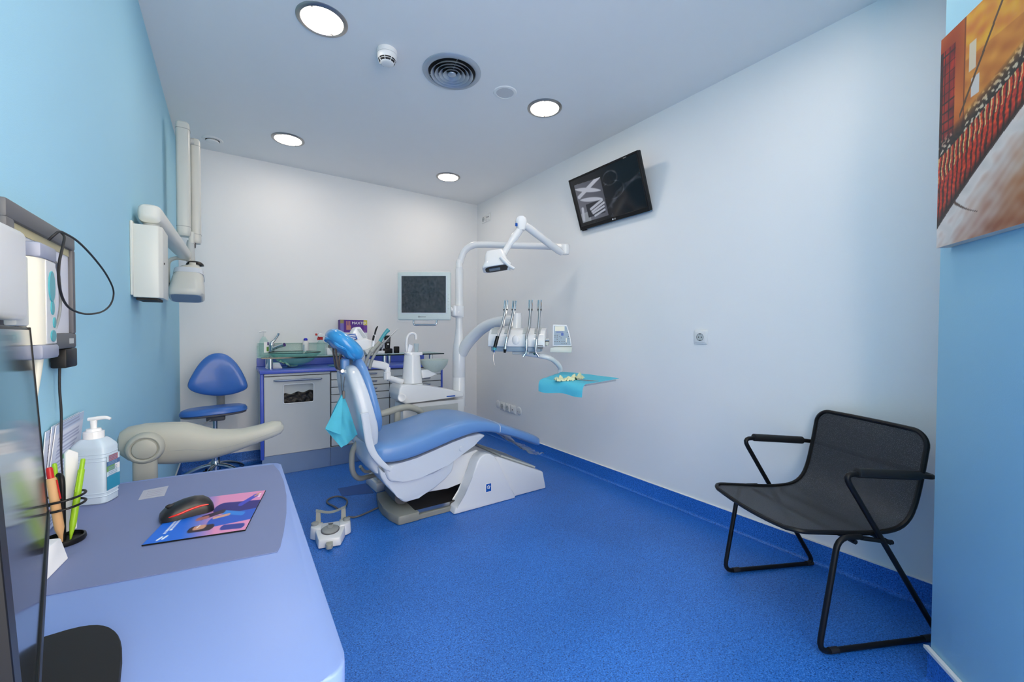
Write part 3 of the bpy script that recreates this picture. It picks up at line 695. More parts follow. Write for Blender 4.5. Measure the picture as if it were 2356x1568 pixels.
# pen holder and its contents
o = V((-.262, 1.118, DZ + .0019))
t = thing('pen_holder', 'black wire pen holder with round base and two rings on the desk', 'pen holder', o)
mk(B().lathe([(0, .0), (.030, .0), (.032, .004), (.031, .010), (.028, .011), (.027, .005), (0, .0045)], o, n=32), 'base', 'black', t)
mk(B().tube(catmull([o + V((.0, 0, .004)), o + V((0, 0, .05)), o + V((0, 0, .112)), o + V((-.004, .006, .126)), o + V((-.010, .012, .124)), o + V((-.012, .014, .110))], 6), .0045, 10), 'stem', 'black', t)
for z in (.070, .086):
    mk(B().tube([o + V((.031 * math.cos(a), .031 * math.sin(a), z + .003 * math.cos(a))) for a in [2 * math.pi * i / 28 for i in range(28)]], .0022, 8, closed=True), 'ring', 'black', t)
def pen(name, p0, p1, m, label, cat, r=.0052, cap=None):
    p0, p1 = V(p0), V(p1); d = (p1 - p0).normalized(); Lp = (p1 - p0).length
    t = thing(name, label, cat, p0)
    ax_ = d
    mk(B().lathe([(0, 0), (.0012, 0), (.0035, .016), (r, .03), (r, Lp - .022), (r * .9, Lp - .020), (0, Lp - .020)], p0, ax_, 16), 'barrel', m, t)
    mk(B().lathe([(0, Lp - .021), (r * .72, Lp - .021), (r * .7, Lp - .003), (r * .5, Lp), (0, Lp)], p0, ax_, 14), 'push_button' if not cap else 'cap', cap or m, t)
    s = d.cross(V((0, 0, 1))).normalized(); s = V((s.y, -s.x, 0)) if s.length > 0 else V((1, 0, 0))
    mk(B().tube([p0 + d * (Lp - .024) + s * (r + .001), p0 + d * (Lp - .06) + s * (r + .002)], .0012, 6), 'clip', cap or m, t)
    return t
pen('pen', o + V((.012, -.010, .0062)), o + V((.024, .022, .150)), 'lime', 'lime green pen leaning outwards in the pen holder', 'pen')
pen('pen', o + V((-.006, .016, .0062)), o + V((-.012, .010, .150)), 'lime', 'lime green pen standing upright behind the holder stem', 'pen')
pen('marker', o + V((.004, -.023, .0062)), o + V((-.012, -.018, .150)), 'tan', 'tan marker with a red cap in the pen holder', 'marker', .0068, 'red')
M = frame(o + V((-.004, .020, .012)), (.7, .6, 0), (0, .05, 1))
tag(mk(B(M).prism([(0, 0, 0), (.018, 0, 0), (.020, .148, 0), (.006, .158, 0), (0, .152, 0)], (0, 0, .006), .001, 1), 'ruler', 'white_plastic'), 'flat white plastic stick standing among the green pens', 'ruler')
a, b_, c = at(109, 1334, z=PZ), at(158, 1284, z=PZ), at(150, 1268, z=PZ)
tag(mk(B().prism([a, b_, b_ + V((-.012, .012, .035)), a + V((-.012, .004, .040))], V((-.03, .012, 0)), .0015, 1), 'paper_block', 'paper'), 'white paper block beside the foot of the pen holder', 'note block')

# desktop monitor seen almost edge on
hdir = V((-.227, .974, 0)).normalized(); n0 = V((.974, .227, 0)).normalized(); tl = math.radians(3)
upm = V((0, 0, 1)) * math.cos(tl) - n0 * math.sin(tl); nm = n0 * math.cos(tl) + V((0, 0, 1)) * math.sin(tl)
o = at(111, 1195, d=.62); MW, MH = .58, .290
M = frame(o - hdir * MW, hdir, upm, nm)
t = thing('desktop_monitor', 'black desktop monitor seen nearly edge on with glossy dark screen', 'monitor', V((o.x + .03, o.y - .25, DZ)))
mk(B(M).box((0, 0, -.022), (MW, MH, -.001), .003, 2), 'housing', 'black', t)
mk(B(M).box((.030, .014, -.002), (MW - .006, MH - .004, .0006)), 'screen', 'black_gloss', t)
mk(B(M).box((0, 0, -.004), (MW, .014, .0022), .0006, 1), 'lower_bezel', 'black', t)
mk(B(M).box((0, 0, -.004), (.031, MH, .0016), .0006, 1), 'side_bezel', 'black', t)
mk(B(M).box((MW - .005, 0, -.004), (MW, MH, .0016), .0006, 1), 'side_bezel', 'black', t)
bc = V((-.182, .628, DZ + .0004))
mk(B().loft([sring(bc + V((0, 0, z)), V((1, .1, 0)).normalized(), V((-.1, 1, 0)).normalized(), .077 * k, .146 * k, 2.9, 48) for z, k in ((0, 1), (.006, 1), (.0085, .985))]), 'stand_base', 'black_matte', t)
mk(B().tube([bc + V((-.030, -.02, .008)), bc + V((-.034, -.02, .07)), bc + V((-.042, -.02, .17))], [.024, .018, .018], 16), 'stand_neck', 'black_matte', t)
# ================================================================ STOOLS
X_, Y_, Z_ = V((1, 0, 0)), V((0, 1, 0)), V((0, 0, 1))
def star_base(t, c, r, a0, m='chrome', angs=None):
    c = V(c)
    mk(B().lathe([(0, .10), (.030, .10), (.032, .13), (.026, .165), (.022, .17), (0, .17)], c, n=24), 'hub', m, t)
    for k in range(5):
        a = a0 + k * 2 * math.pi / 5; d = V((math.cos(a), math.sin(a), 0))
        lg = mk(B().tube(catmull([c + d * .02 + Z_ * .135, c + d * (r * .45) + Z_ * .125, c + d * (r * .8) + Z_ * .095, c + d * r + Z_ * .066], 5), [.016, .015, .013, .011], 10), 'leg', m, t)
        e = c + d * (r - .002); s = V((-d.y, d.x, 0))
        cs = mk(B().cyl(e + Z_ * .026 - s * .016, e + Z_ * .026 + s * .016, .024, n=20), 'caster', 'black', lg)
        mk(B().cyl(e + Z_ * .045, e + Z_ * .066, .007, n=10), 'caster_stem', 'black', lg)

# grey armrest chair standing behind the desk
Yc = 1.66
t = thing('armrest_stool', 'stool behind the desk with a long grey curved armrest on a round hub', 'stool', (-.08, 1.72, 0))
st = ((-.274, .752, .012, .012), (-.268, .750, .034, .024), (-.250, .747, .050, .032), (-.21, .741, .062, .036), (-.15, .734, .0655, .038), (-.112, .731, .064, .037), (-.075, .722, .057, .036), (-.046, .716, .049, .034), (0, .717, .040, .032), (.038, .7215, .0335, .030), (.085, .732, .030, .028), (.125, .742, .028, .026), (.148, .745, .022, .020), (.157, .745, .010, .010))
mk(B().loft([sring(V((x, Yc, z)), Y_, Z_, w, h, 2.4, 28) for x, z, h, w in st]), 'armrest', 'arm_grey', t)
mk(B().tube([V((x, Yc - w * .985, z - h * .25)) for x, z, h, w in st[4:13]], .0007, 6), 'mould_seam', 'mid_grey', t)
hx = V((-.207, Yc - .036, .736))
mk(B().lathe([(0, .022), (.0285, .022), (.030, .0195), (.0315, .022), (.035, .024), (.0395, .0225), (.0440, .016), (.0455, .008), (.046, -.02), (0, -.02)], hx, -Y_, 40), 'hub', 'arm_grey', t)
mk(B().lathe([(.0282, .021), (.0278, .0245), (.0255, .0258), (0, .0262), (0, .021)], hx, -Y_, 36), 'hub_cap', 'arm_grey', t)
mk(B().loft([sring(V((-.2085, Yc - .035, z)), X_, Y_, .0285, .017, 3, 24) for z in (.43, .60, .735)]), 'post', 'arm_grey', t)
mk(B().box((-.225, Yc - .05, .385), (-.06, Yc + .04, .41), .006, 2), 'bracket', 'dark_grey', t)
mk(B().loft([sring(V((-.08, 1.74, z)), X_, Y_, .16 * k, .15 * k, 2.6, 36) for z, k in ((.405, .9), (.415, 1), (.44, 1), (.455, .9), (.46, .7))]), 'seat', 'upholstery_deep', t)
mk(B().cyl((-.08, 1.74, .165), (-.08, 1.74, .40), .022), 'column', 'chrome', t)
star_base(t, (-.08, 1.74, 0), .17, .4)

# blue dentist stool in the corner
t = thing('dentist_stool', 'blue upholstered swivel stool with rounded triangular back by the white wall', 'stool', (-.085, 3.62, 0))
SX, SY = -.085, 3.60
star_base(t, (SX, SY, 0), .205, .62)
mk(B().cyl((SX, SY, .16), (SX, SY, .30), .024), 'lower_column', 'chrome', t)
mk(B().cyl((SX, SY, .225), (SX, SY, .27), .032), 'column_cover', 'dark_grey', t)
mk(B().cyl((SX, SY, .29), (SX, SY, .46), .014), 'gas_lift', 'chrome', t)
mk(B().box((SX - .05, SY - .06, .455), (SX + .06, SY + .07, .492), .01, 2), 'tilt_mechanism', 'dark_grey', t)
mk(B().tube(catmull([V((SX - .02, SY - .05, .47)), V((SX - .06, SY - .10, .455)), V((SX - .12, SY - .12, .442))], 5), .004, 8), 'lever', 'pale_grey', t)
TL = Matrix.Translation((SX - .003, SY, .515)) @ Matrix.Rotation(math.radians(-4), 4, 'X') @ Matrix.Rotation(math.radians(-2), 4, 'Y')
mk(B(TL).loft([sring(V((0, 0, z)), X_, Y_, .192 * k, .185 * k, 2.6, 40) for z, k in ((-.022, .94), (-.018, .985), (-.010, .99), (-.006, .97))]), 'seat_pan', 'dark_grey', t)
rr = []
for z, k in ((-.010, .95), (-.004, 1), (.012, 1.0), (.026, .95), (.034, .84), (.036, .6), (.030, .3), (.028, .08)): rr.append(sring(V((0, 0, z)), X_, Y_, .196 * k, .188 * k, 2.7, 44))
mk(B(TL).loft(rr), 'seat', 'upholstery_deep', t)
mk(B().tube([(SX + .03, SY + .06, .478), (SX + .03, SY + .20, .485), (SX + .03, SY + .235, .52), (SX + .03, SY + .225, .72)], .02, 12, flat=1.3), 'back_bracket', 'mid_grey', t)
# triangular back pad
prof = [(503, 812), (525, 818), (545, 836), (560, 860), (569, 882), (568, 892), (558, 899), (535, 907), (503, 911), (470, 908), (446, 901), (434, 892), (433, 880), (445, 856), (460, 834), (480, 817)]
pp = catmull([at(x, y, y=3.70) for x, y in prof], 3, closed=True); cc = sum(pp, V()) / len(pp)
rr = [[cc + (q - cc) * k + Y_ * dy for q in pp] for dy, k in ((.052, .70), (.050, .93), (.040, .995), (.020, 1.0), (.004, .97), (-.008, .88), (-.014, .70), (-.016, .4), (-.016, .1))]
for r_ in rr:
    for q in r_: q.y += -.9 * (q.x - cc.x) ** 2 * 1.2
mk(B().loft(rr), 'backrest', 'upholstery_deep', t)

# ================================================================ CABINETS
CY, CX0, CX1, CT = 3.55, .196, 1.645, .770
xd = (CX0, .672, 1.150, CX1)
KZ = .150
tag(mk(B().prism([(CX0 - .012, 3.527, CT), (CX1 + .01, 3.527, CT), (CX1 + .01, D - .003, CT), (CX0 - .012, D - .003, CT)], (0, 0, .026), .004, 2), 'worktop', 'worktop_blue'), 'bright blue worktop running over the three cabinet units', 'worktop')
tag(mk(B().box((CX0 - .008, D - .022, CT + .0262), (CX1 + .006, D - .002, CT + .095), .003, 1), 'upstand', 'worktop_blue'), 'blue upstand strip along the back of the worktop', 'upstand')
def carcass(t, x0, x1, left=False, right=False):
    mk(B().box((x0 + .001, CY + .012, KZ), (x1 - .001, D - .004, CT - .001)), 'body', 'cabinet', t)
    mk(B().box((x0 + .001, CY + .0108, KZ + .004), (x1 - .001, CY + .0122, CT - .002)), 'gap_shade_sheet', 'dark_grey', t)  # dark sheet standing in for the shade in the gaps between the fronts
    mk(B().box((x0 + .001, CY + .006, .001), (x1 - .001, CY + .020, KZ)), 'plinth', 'plinth', t)
    if left:
        mk(B().box((x0 - .010, CY - .006, KZ - .02), (x0 + .014, CY + .014, CT - .001), .004, 2), 'edge_strip', 'cabinet_edge', t)
    if right: mk(B().box((x1 - .010, CY - .006, KZ - .02), (x1 + .008, CY + .014, CT - .001), .004, 2), 'edge_strip', 'cabinet_edge', t)
def bow_handle(t, x0, x1, z, y, r=.006):
    mk(B().tube([V((x0, y, z)), V((x0 + .012, y - .016, z)), V((x0 + .03, y - .022, z)), V((x1 - .03, y - .022, z)), V((x1 - .012, y - .016, z)), V((x1, y, z))], [.003, r, r, r, r, .003], 8), 'handle', 'aluminium', t)
# unit under the sink
t = thing('sink_cabinet', 'light grey cabinet unit with a rectangular waste opening showing black bag', 'cabinet', ((xd[0] + xd[1]) / 2, CY + .2, 0))
carcass(t, xd[0], xd[1], True)
mk(B().box((xd[0] + .016, CY - .008, .752), (xd[1] - .004, CY + .012, CT - .002), .002, 1), 'top_rail', 'cabinet', t)
# door with a real opening: frame of four pieces around the hole
dx0, dx1, dz0, dz1 = xd[0] + .016, xd[1] - .008, .158, .746
hx0, hx1, hz0, hz1 = .336, .546, .538, .684
b = B(); outer = [V((dx0, CY - .012, dz0)), V((dx1, CY - .012, dz0)), V((dx1, CY - .012, dz1)), V((dx0, CY - .012, dz1))]
hole = fillet([V((hx0, CY - .012, (hz0 + hz1) / 2)), V((hx0, CY - .012, hz0)), V((hx1, CY - .012, hz0)), V((hx1, CY - .012, hz1)), V((hx0, CY - .012, hz1)), V((hx0, CY - .012, (hz0 + hz1) / 2))], .014, 4)[:-1]
bm = b.bm
def ring_verts(pts, dy): return [bm.verts.new(q + Y_ * dy) for q in pts]
of, ob_ = ring_verts(outer, 0), ring_verts(outer, .02); hf, hb = ring_verts(hole, 0), ring_verts(hole, .02)
def loop_edges(vs): return [bm.edges.new((vs[i], vs[(i + 1) % len(vs)])) for i in range(len(vs))]
e1, e2 = loop_edges(of), loop_edges(hf); bmesh.ops.triangle_fill(bm, use_beauty=True, edges=e1 + e2)
e1, e2 = loop_edges(ob_), loop_edges(hb); bmesh.ops.triangle_fill(bm, use_beauty=True, edges=e1 + e2)
for A, C in ((of, ob_), (hf, hb)):
    for i in range(len(A)): bm.faces.new((A[i], A[(i + 1) % len(A)], C[(i + 1) % len(C)], C[i]))
door = mk(b, 'door', 'cabinet', t)
mk(B().tube(hole + [], .004, 8, closed=True), 'opening_rim', 'white_gloss', door)
bow_handle(door, .272, .606, .717, CY - .012, .008)
mk(B().box((hx0 - .02, CY + .0095, hz0 - .02), (hx1 + .02, CY + .0105, hz1 + .02)), 'bin_back', 'pale_grey', t)
def bagf(u, v):
    top = hz0 + .070 + .020 * u + .006 * math.sin(u * 17); z = hz0 - .015 + (top - hz0 + .015) * v
    return V((hx0 - .01 + (hx1 - hx0 + .02) * u, CY + .001 + .005 * noise.noise(V((u * 9, v * 5, 2))) + .004 * v, z))
mk(B().sheet(bagf, 36, 12, .001), 'bin_bag', 'bag', t)
# drawer units
rows = [(.760, .701), (.695, .641), (.635, .581), (.575, .519), (.513, .381), (.375, .162)]
def drawer_unit(x0, x1, label, right=False):
    t = thing('drawer_cabinet', label, 'cabinet', ((x0 + x1) / 2, CY + .2, 0))
    carcass(t, x0, x1, False, right)
    for za, zb in rows:
        d = mk(B().box((x0 + .004, CY - .006, zb), (x1 - (.012 if right else .004), CY + .012, za), .002, 1), 'drawer', 'cabinet', t)
        c = (x0 + x1) / 2; bow_handle(d, c - .13, c + .13, za - .024, CY - .006, .007)
    return t
drawer_unit(xd[1], xd[2], 'light grey drawer cabinet beside the waste cabinet, behind the backrest')
drawer_unit(xd[2], xd[3], 'light grey drawer cabinet at the corner end, behind the spittoon', True)

# glass shelf over the worktop
GZ = .878; SH = GZ + .012
t = thing('glass_shelf', 'long clear glass shelf on steel pillars above the worktop', 'shelf', (.94, 3.78, CT + .026))
mk(B().box((.198, 3.598, GZ), (1.690, 3.955, SH - .0008)), 'glass_sheet', 'clear_glass', t)
mat('glass_edge', (16, 40, 42), .1, var=.1)
mk(B().box((.198, 3.594, GZ), (1.690, 3.5985, SH - .0006), .001, 1), 'polished_edge', 'glass_edge', t)
for x, y in ((.262, 3.66), (1.152, 3.70), (1.60, 3.70), (1.26, 3.90), (.262, 3.92)):
    mk(B().cyl((x, y, CT + .0262), (x, y, GZ), .018, n=20), 'pillar', 'chrome', t)
t = thing('glass_splashback', 'low upright clear glass splashback panel behind the basin', 'splashback', (.55, D - .03, CT + .1))
mk(B().box((.195, D - .012, CT + .098), (.94, D - .004, .985)), 'panel', 'splash_glass', t)
mk(B().box((.195, D - .013, .985), (.94, D - .003, .988)), 'top_edge', mat('glass_top', (120, 170, 168), .15), t)
t = thing('glass_side_guard', 'small clear glass guard at the wall end of the glass shelf', 'splashback', (.19, 3.8, CT + .1))
mk(B().box((.187, 3.63, CT + .10), (.193, 3.98, .970)), 'panel', 'splash_glass', t)

# glass basin and tap
bx_, by_ = .445, 3.775
t = thing('glass_basin', 'green tinted glass wash basin bowl set in the glass shelf', 'basin', (bx_, by_, CT + .028))
mk(B().lathe([(0, .812 - CT), (.045, .813 - CT), (.10, .830 - CT), (.140, .856 - CT), (.165, .890 - CT), (.190, .914 - CT), (.193, .919 - CT), (.187, .918 - CT), (.160, .893 - CT), (.134, .860 - CT), (.095, .836 - CT), (0, .818 - CT)], (bx_, by_, CT), n=56), 'bowl', 'green_glass', t)
mk(B().lathe([(0, .800 - CT), (.040, .799 - CT), (.042, .806 - CT), (.036, .812 - CT), (0, .812 - CT)], (bx_ - .02, by_, CT), n=28), 'drain', 'chrome', t)
mk(B().tube([V((bx_ + .191 * math.cos(a), by_ + .191 * math.sin(a), .919)) for a in [2 * math.pi * k / 56 for k in range(56)]], .0032, 8, closed=True), 'rim', 'glass_edge', t)
t = thing('tap', 'chrome single lever tap beside the glass basin', 'tap', (.345, 3.88, SH))
o = V((.292, 3.945, SH))
mk(B().lathe([(0, 0), (.026, 0), (.026, .006), (.021, .010), (.020, .075), (.023, .085), (.018, .105), (0, .108)], o, n=24), 'column', 'chrome', t)
mk(B().tube(catmull([o + V((.01, -.01, .055)), o + V((.05, -.05, .075)), o + V((.085, -.085, .088))], 5), [.014, .015, .016], 12), 'spout', 'chrome', t)
mk(B().tube(catmull([o + Z_ * .104, o + V((.020, -.005, .125)), o + V((.045, -.01, .165)), o + V((.050, -.012, .182))], 5), [.014, .008, .008, .009], 10), 'lever', 'chrome', t)

# bottles and small things on the shelf
def bottle(name, x, y, prof, body, label, cat='bottle'):
    t = thing(name, label, cat, (x, y, SH)); mk(B().lathe(prof, (x, y, SH), n=28), 'body', body, t); return t
t = bottle('soap_bottle', .228, 3.80, [(0, 0), (.030, 0), (.032, .01), (.032, .10), (.028, .125), (.014, .145), (.012, .155), (0, .155)], 'clear_glass', 'clear soap pump bottle with purple and green label by the basin')
mk(B().lathe([(.0315, .03), (.0322, .03), (.0322, .115), (.0315, .115)], (.228, 3.80, SH), n=24, a0=1.5, a1=4.2), 'label_sheet', 'print_white', t)
mat('label_purple', (74, 40, 130), .5); mat('label_green', (104, 150, 60), .5)
mk(B().lathe([(.0324, .088), (.0328, .088), (.0328, .112), (.0324, .112)], (.228, 3.80, SH), n=10, a0=2.3, a1=3.3), 'label_mark', 'label_purple', t)
mk(B().lathe([(.0324, .04), (.0328, .04), (.0328, .075), (.0324, .075)], (.228, 3.80, SH), n=10, a0=2.1, a1=3.7), 'label_mark', 'label_green', t)
mk(B().cyl((.228, 3.80, SH + .154), (.228, 3.80, SH + .195), .005), 'pump_stem', 'white_plastic', t)
mk(B().tube([(.245, 3.80, SH + .196), (.222, 3.80, SH + .199), (.198, 3.80, SH + .193)], .006, 10), 'pump_head', 'white_plastic', t)
t = bottle('cleaner_bottle', .548, 3.957, [(0, 0), (.023, 0), (.025, .005), (.025, .100), (.020, .112), (.013, .118), (.013, .122), (0, .122)], 'white_plastic', 'white bottle with bright blue cap behind the glass basin')
mk(B().lathe([(0, .120), (.016, .120), (.016, .132), (.009, .140), (0, .141)], (.548, 3.957, SH), n=24), 'cap', 'blue_cap', t)
mk(B().box((.524, 3.930, SH + .03), (.535, 3.9315, SH + .085)), 'label_sheet', 'keypad', t)
t = bottle('spray_bottle', .648, 3.83, [(0, 0), (.030, 0), (.032, .006), (.032, .085), (.028, .105), (.014, .125), (.013, .132), (0, .132)], 'clear_glass', 'clear spray bottle with red and white trigger head')
mk(B().lathe([(0, .128), (.017, .128), (.017, .150), (.013, .152), (0, .152)], (.648, 3.83, SH), n=20), 'collar', 'red', t)
mk(B().prism([(.618, 3.816, SH + .168), (.633, 3.816, SH + .150), (.665, 3.816, SH + .150), (.688, 3.816, SH + .158), (.678, 3.816, SH + .176), (.633, 3.816, SH + .186)], (0, .028, 0), .005, 2), 'spray_head', 'white_plastic', t)
mk(B().box((.605, 3.822, SH + .164), (.620, 3.838, SH + .182), .003, 2), 'nozzle', 'red', t)
mk(B().tube([(.633, 3.83, SH + .156), (.625, 3.83, SH + .140), (.627, 3.83, SH + .125)], .005, 8), 'trigger', 'red', t)

# glove box
gx0, gx1, gy, gh = .823, 1.058, 3.91, .305
t = thing('glove_box', 'purple and white MAXTER glove carton standing against the back wall', 'box', ((gx0 + gx1) / 2, gy, SH))
mat('carton', (104, 60, 150), .6)
mk(B().box((gx0, gy, SH), (gx1, gy + .085, SH + gh), .001, 1), 'carton', 'carton', t)
def glove_print(u, v):
    if v > .62:
        c = (86, 34, 140)
        if u < .12: c = (120, 110, 190) if v < .9 else (150, 140, 90)
        if u > .86: c = (206, 190, 60) if v > .84 else (110, 60, 160)
        if abs(u - .30) < .085 and .70 < v < .97:
            f_ = math.sin((u - .215) * 110) > -.2
            if v < .84 or f_: c = (196, 130, 120)
        if .45 < u < .95 and .665 < v < .68: c = (190, 170, 120)
    else:
        c = (232, 234, 240)
        d = math.hypot((u - .30) / .24, (v - .60) / .16)
        if d < 1 and v < .60: c = (226, 160, 110) if (u * 30) % 1 < .6 else (246, 226, 206)
        if .82 < u < .97 and .42 < v < .48: c = (110, 50, 90)
        if u > .93 and v < .36: c = (60, 150, 190)
        if u < .06: c = (196, 120, 70)
    return c
MG = frame((gx0, gy - .0006, SH), (1, 0, 0), (0, 0, 1), (0, -1, 0))
printed('front_print', MG, gx1 - gx0, gh, 76, 100, glove_print, print_mat('carton_ink', .5), t)
text('MAXTER', .034, 'print_white', MG @ Matrix.Translation(((gx1 - gx0) * .70, gh * .905, .0008)), t)

tg = [at(x, y, y=3.66) for x, y in ((602, 842), (640, 850))]
for k in range(4):
    o = mk(B().box((.235 + .004 * k, 3.69 - .003 * k, CT + .0265 + .011 * k), (.345 - .006 * k, 3.79, CT + .0368 + .011 * k), .003, 2), 'paper_towel', 'paper')
    tag(o, ('bottom folded paper towel resting on the worktop by the shelf pillar', 'second folded paper towel up from the worktop by the pillar', 'third folded paper towel up, just under the top one', 'topmost folded paper towel under the crumpled wrapper')[k], 'paper towel', 'folded paper towels under the glass shelf')
def crump(u, v): return V((.33 + .075 * u, 3.70 + .07 * v, CT + .075 + .022 * noise.noise(V((u * 4, v * 4, 5))) - .035 * u * u))
mat('crumple', (216, 224, 204), .6)
tag(mk(B().sheet(crump, 14, 12, .001), 'crumpled_wrapper', 'crumple'), 'pale crumpled wrapper lying on the paper towels', 'wrapper')

t = thing('curing_light', 'black cordless curing light standing in its black charger', 'charger', (1.213, 3.80, SH))
cx_, cy_ = 1.213, 3.80
mk(B().box((cx_ - .038, cy_ - .035, SH + .0002), (cx_ + .038, cy_ + .035, SH + .045), .008, 2), 'charger', 'black', t)
mk(B().loft([sring(V((cx_ - .002, cy_, SH + z)), X_, Y_, a, .020, 4, 24) for z, a in ((.04, .022), (.10, .025), (.145, .027), (.158, .028), (.165, .022))]), 'handpiece', 'black', t)
mk(B().box((cx_ - .014, cy_ - .0215, SH + .105), (cx_ + .012, cy_ - .0195, SH + .14)), 'display', 'dark_grey', t)
mk(B().cyl((cx_ - .002, cy_ - .0235, SH + .085), (cx_ - .002, cy_ - .0195, SH + .085), .008, n=16), 'button', 'white_plastic', t)
t = thing('power_adapter', 'black power adapter block with cord lying on white pads', 'adapter', (1.11, 3.78, SH))
mk(B().box((1.075, 3.75, SH + .0265), (1.145, 3.80, SH + .060), .005, 2), 'block', 'black', t)
mk(B().tube(catmull([V((1.15, 3.77, SH + .05)), V((1.162, 3.77, SH + .075)), V((1.150, 3.77, SH + .105)), V((1.138, 3.78, SH + .10)), V((1.132, 3.79, SH + .06))], 6), .003, 8), 'cord', 'rubber', t)
G = 'white paper pads under the power adapter'
for k in range(2):
    tag(mk(B().box((1.062 - .004 * k, 3.73, SH + .0002 + .013 * k), (1.165, 3.82, SH + .0128 + .013 * k), .002, 1), 'paper_pad', 'paper'), ('lower white paper pad resting on the glass shelf under another', 'upper white paper pad directly under the black power adapter')[k], 'paper pad', G)
tag(mk(B().box((1.275, 3.78, SH + .0002), (1.32, 3.82, SH + .062), .005, 2), 'small_speaker', 'black'), 'small black box beside the curing light charger', 'device')
t = thing('instrument_block', 'white plastic instrument block behind the headrest on the shelf', 'holder', (.73, 3.72, SH))
mk(B().prism([(.675, 3.70, SH + .0002), (.745, 3.70, SH + .0002), (.745, 3.70, SH + .018), (.712, 3.70, SH + .020), (.690, 3.70, SH + .062), (.672, 3.70, SH + .058)], (0, .06, 0), .003, 1), 'bracket', 'white_plastic', t)
mk(B().box((.69, 3.72, SH + .060), (.72, 3.75, SH + .085), .004, 2), 'clip_head', 'dark_grey', t)
t = thing('glass_plate', 'clear round glass dish on the worktop beside the backrest', 'dish', (.78, 3.70, CT + .027))
mk(B().lathe([(0, .0004), (.06, .0004), (.085, .008), (.088, .012), (.083, .011), (.058, .004), (0, .003)], (.76, 3.68, CT + .0262), n=36), 'dish', 'green_glass', t)
# ================================================================ DENTAL CHAIR
YC = 2.46
t = thing('dental_chair', 'light blue dental treatment chair with white shell, raised back and pedestal base', 'dental chair', (1.2, YC, 0))
def interp(st, x):
    for a, b in zip(st, st[1:]):
        if a[0] <= x <= b[0]:
            k = (x - a[0]) / (b[0] - a[0]); return [p + (q - p) * k for p, q in zip(a, b)]
    return list(st[-1] if x > st[-1][0] else st[0])
# x, top, bottom, half width
SEAT = [(.640, .435, .405, .17), (.648, .452, .385, .205), (.668, .466, .368, .228), (.70, .474, .358, .240), (.78, .480, .354, .247), (.88, .494, .368, .25), (1.0, .520, .396, .25), (1.1, .539, .422, .25), (1.2, .548, .443, .25),
        (1.275, .544, .451, .248), (1.36, .525, .444, .244), (1.44, .498, .424, .240)]
LEG = [(1.44, .498, .424, .240), (1.53, .464, .394, .236), (1.62, .428, .360, .230), (1.71, .391, .321, .220), (1.775, .363, .293, .205), (1.808, .345, .279, .185), (1.822, .332, .288, .15)]
def cushion(st, e=4.6, dip=.0):
    return [sring(V((x, YC, (zt + zb) / 2)), Y_, Z_, w, (zt - zb) / 2, e, 44) for x, zt, zb, w in st]
def dense(st, n=4):
    vs_ = [V((a[0], a[1], a[2])) for a in st]; ws = [V((a[3], 0, 0)) for a in st]
    return [(p.x, p.y, p.z, w.x) for p, w in zip(catmull(vs_, n), catmull(ws, n))]
mk(B().loft(cushion(dense(SEAT))), 'seat_cushion', 'upholstery', t, 60)
mk(B().loft(cushion(dense(LEG))), 'leg_cushion', 'upholstery', t, 60)
mk(B().loft([sring(V((x, YC, .461)), Y_, Z_, w, .0372 + (w - .240), 4.6, 44) for x, w in ((1.4375, .2402), (1.4395, .2412), (1.4425, .2402))]), 'seam_piping', 'shell_white', t)
def prismY(pts, y0, y1, bev, name, m, seg=3): return mk(B().prism([V((x, y0, z)) for x, z in pts], (0, y1 - y0, 0), bev, seg), name, m, t)
prismY([(.690, .350), (.715, .275), (.735, .252), (.80, .243), (.90, .245), (.99, .253), (1.08, .288), (1.17, .336), (1.26, .38), (1.345, .43), (1.30, .448), (1.2, .440), (1.1, .420), (1.0, .394), (.88, .364), (.78, .352)], 2.235, 2.685, .014, 'seat_shell', 'shell_white')
prismY([(.672, .345), (.680, .29), (.71, .235), (.775, .155), (.805, .122), (.83, .112), (.90, .122), (.99, .150), (1.07, .196), (1.115, .235), (1.135, .30), (1.06, .29), (.99, .262), (.90, .250), (.80, .247), (.72, .29)], 2.255, 2.665, .016, 'lower_shell', 'shell_white')
mk(B().lathe([(0, 0), (.016, 0), (.014, .004), (0, .005)], (1.165, 2.233, .375), -Y_, 24), 'shell_cap', 'shell_white', t)
prismY([(.93, .135), (.99, .24), (1.13, .305), (1.30, .335), (1.36, .30), (1.26, .15), (1.10, .125)], 2.285, 2.635, .006, 'lift_arm', 'unit_white')
# pedestal and base
PED = [(1.092, .0005), (1.540, .0005), (1.540, .018), (1.500, .080), (1.44, .19), (1.405, .262), (1.380, .302), (1.345, .325), (1.305, .329), (1.272, .315), (1.248, .280), (1.220, .205), (1.175, .10), (1.135, .048), (1.108, .04)]
prismY(PED, 2.188, 2.283, .012, 'pedestal_cover', 'unit_white', 3)
prismY(PED, 2.637, 2.730, .012, 'pedestal_cover', 'unit_white', 3)
prismY([(1.28, .0005), (1.818, .0005), (1.790, .122), (1.42, .288), (1.30, .30)], 2.212, 2.708, .010, 'rear_base', 'unit_white', 2)
mk(B().prism([(1.47, 2.26, .2685), (1.47, 2.66, .2685), (1.755, 2.66, .1405), (1.755, 2.26, .1405)], (.0045, 0, .0105)), 'rear_tread', 'pale_grey', t)
mk(B().prism([(1.06, 2.30, .303), (1.06, 2.62, .303), (1.25, 2.62, .343), (1.25, 2.30, .343)], (0, 0, .008)), 'scissor_plate', 'steel', t)
mk(B().prism([(.775, 2.235, .0005), (.748, 2.33, .0005), (.742, 2.43, .0005), (.75, 2.54, .0005), (.775, 2.66, .0005), (.90, 2.66, .0005), (.90, 2.235, .0005)], (0, 0, .052), .010, 2), 'base_toe', 'toe_grey', t)
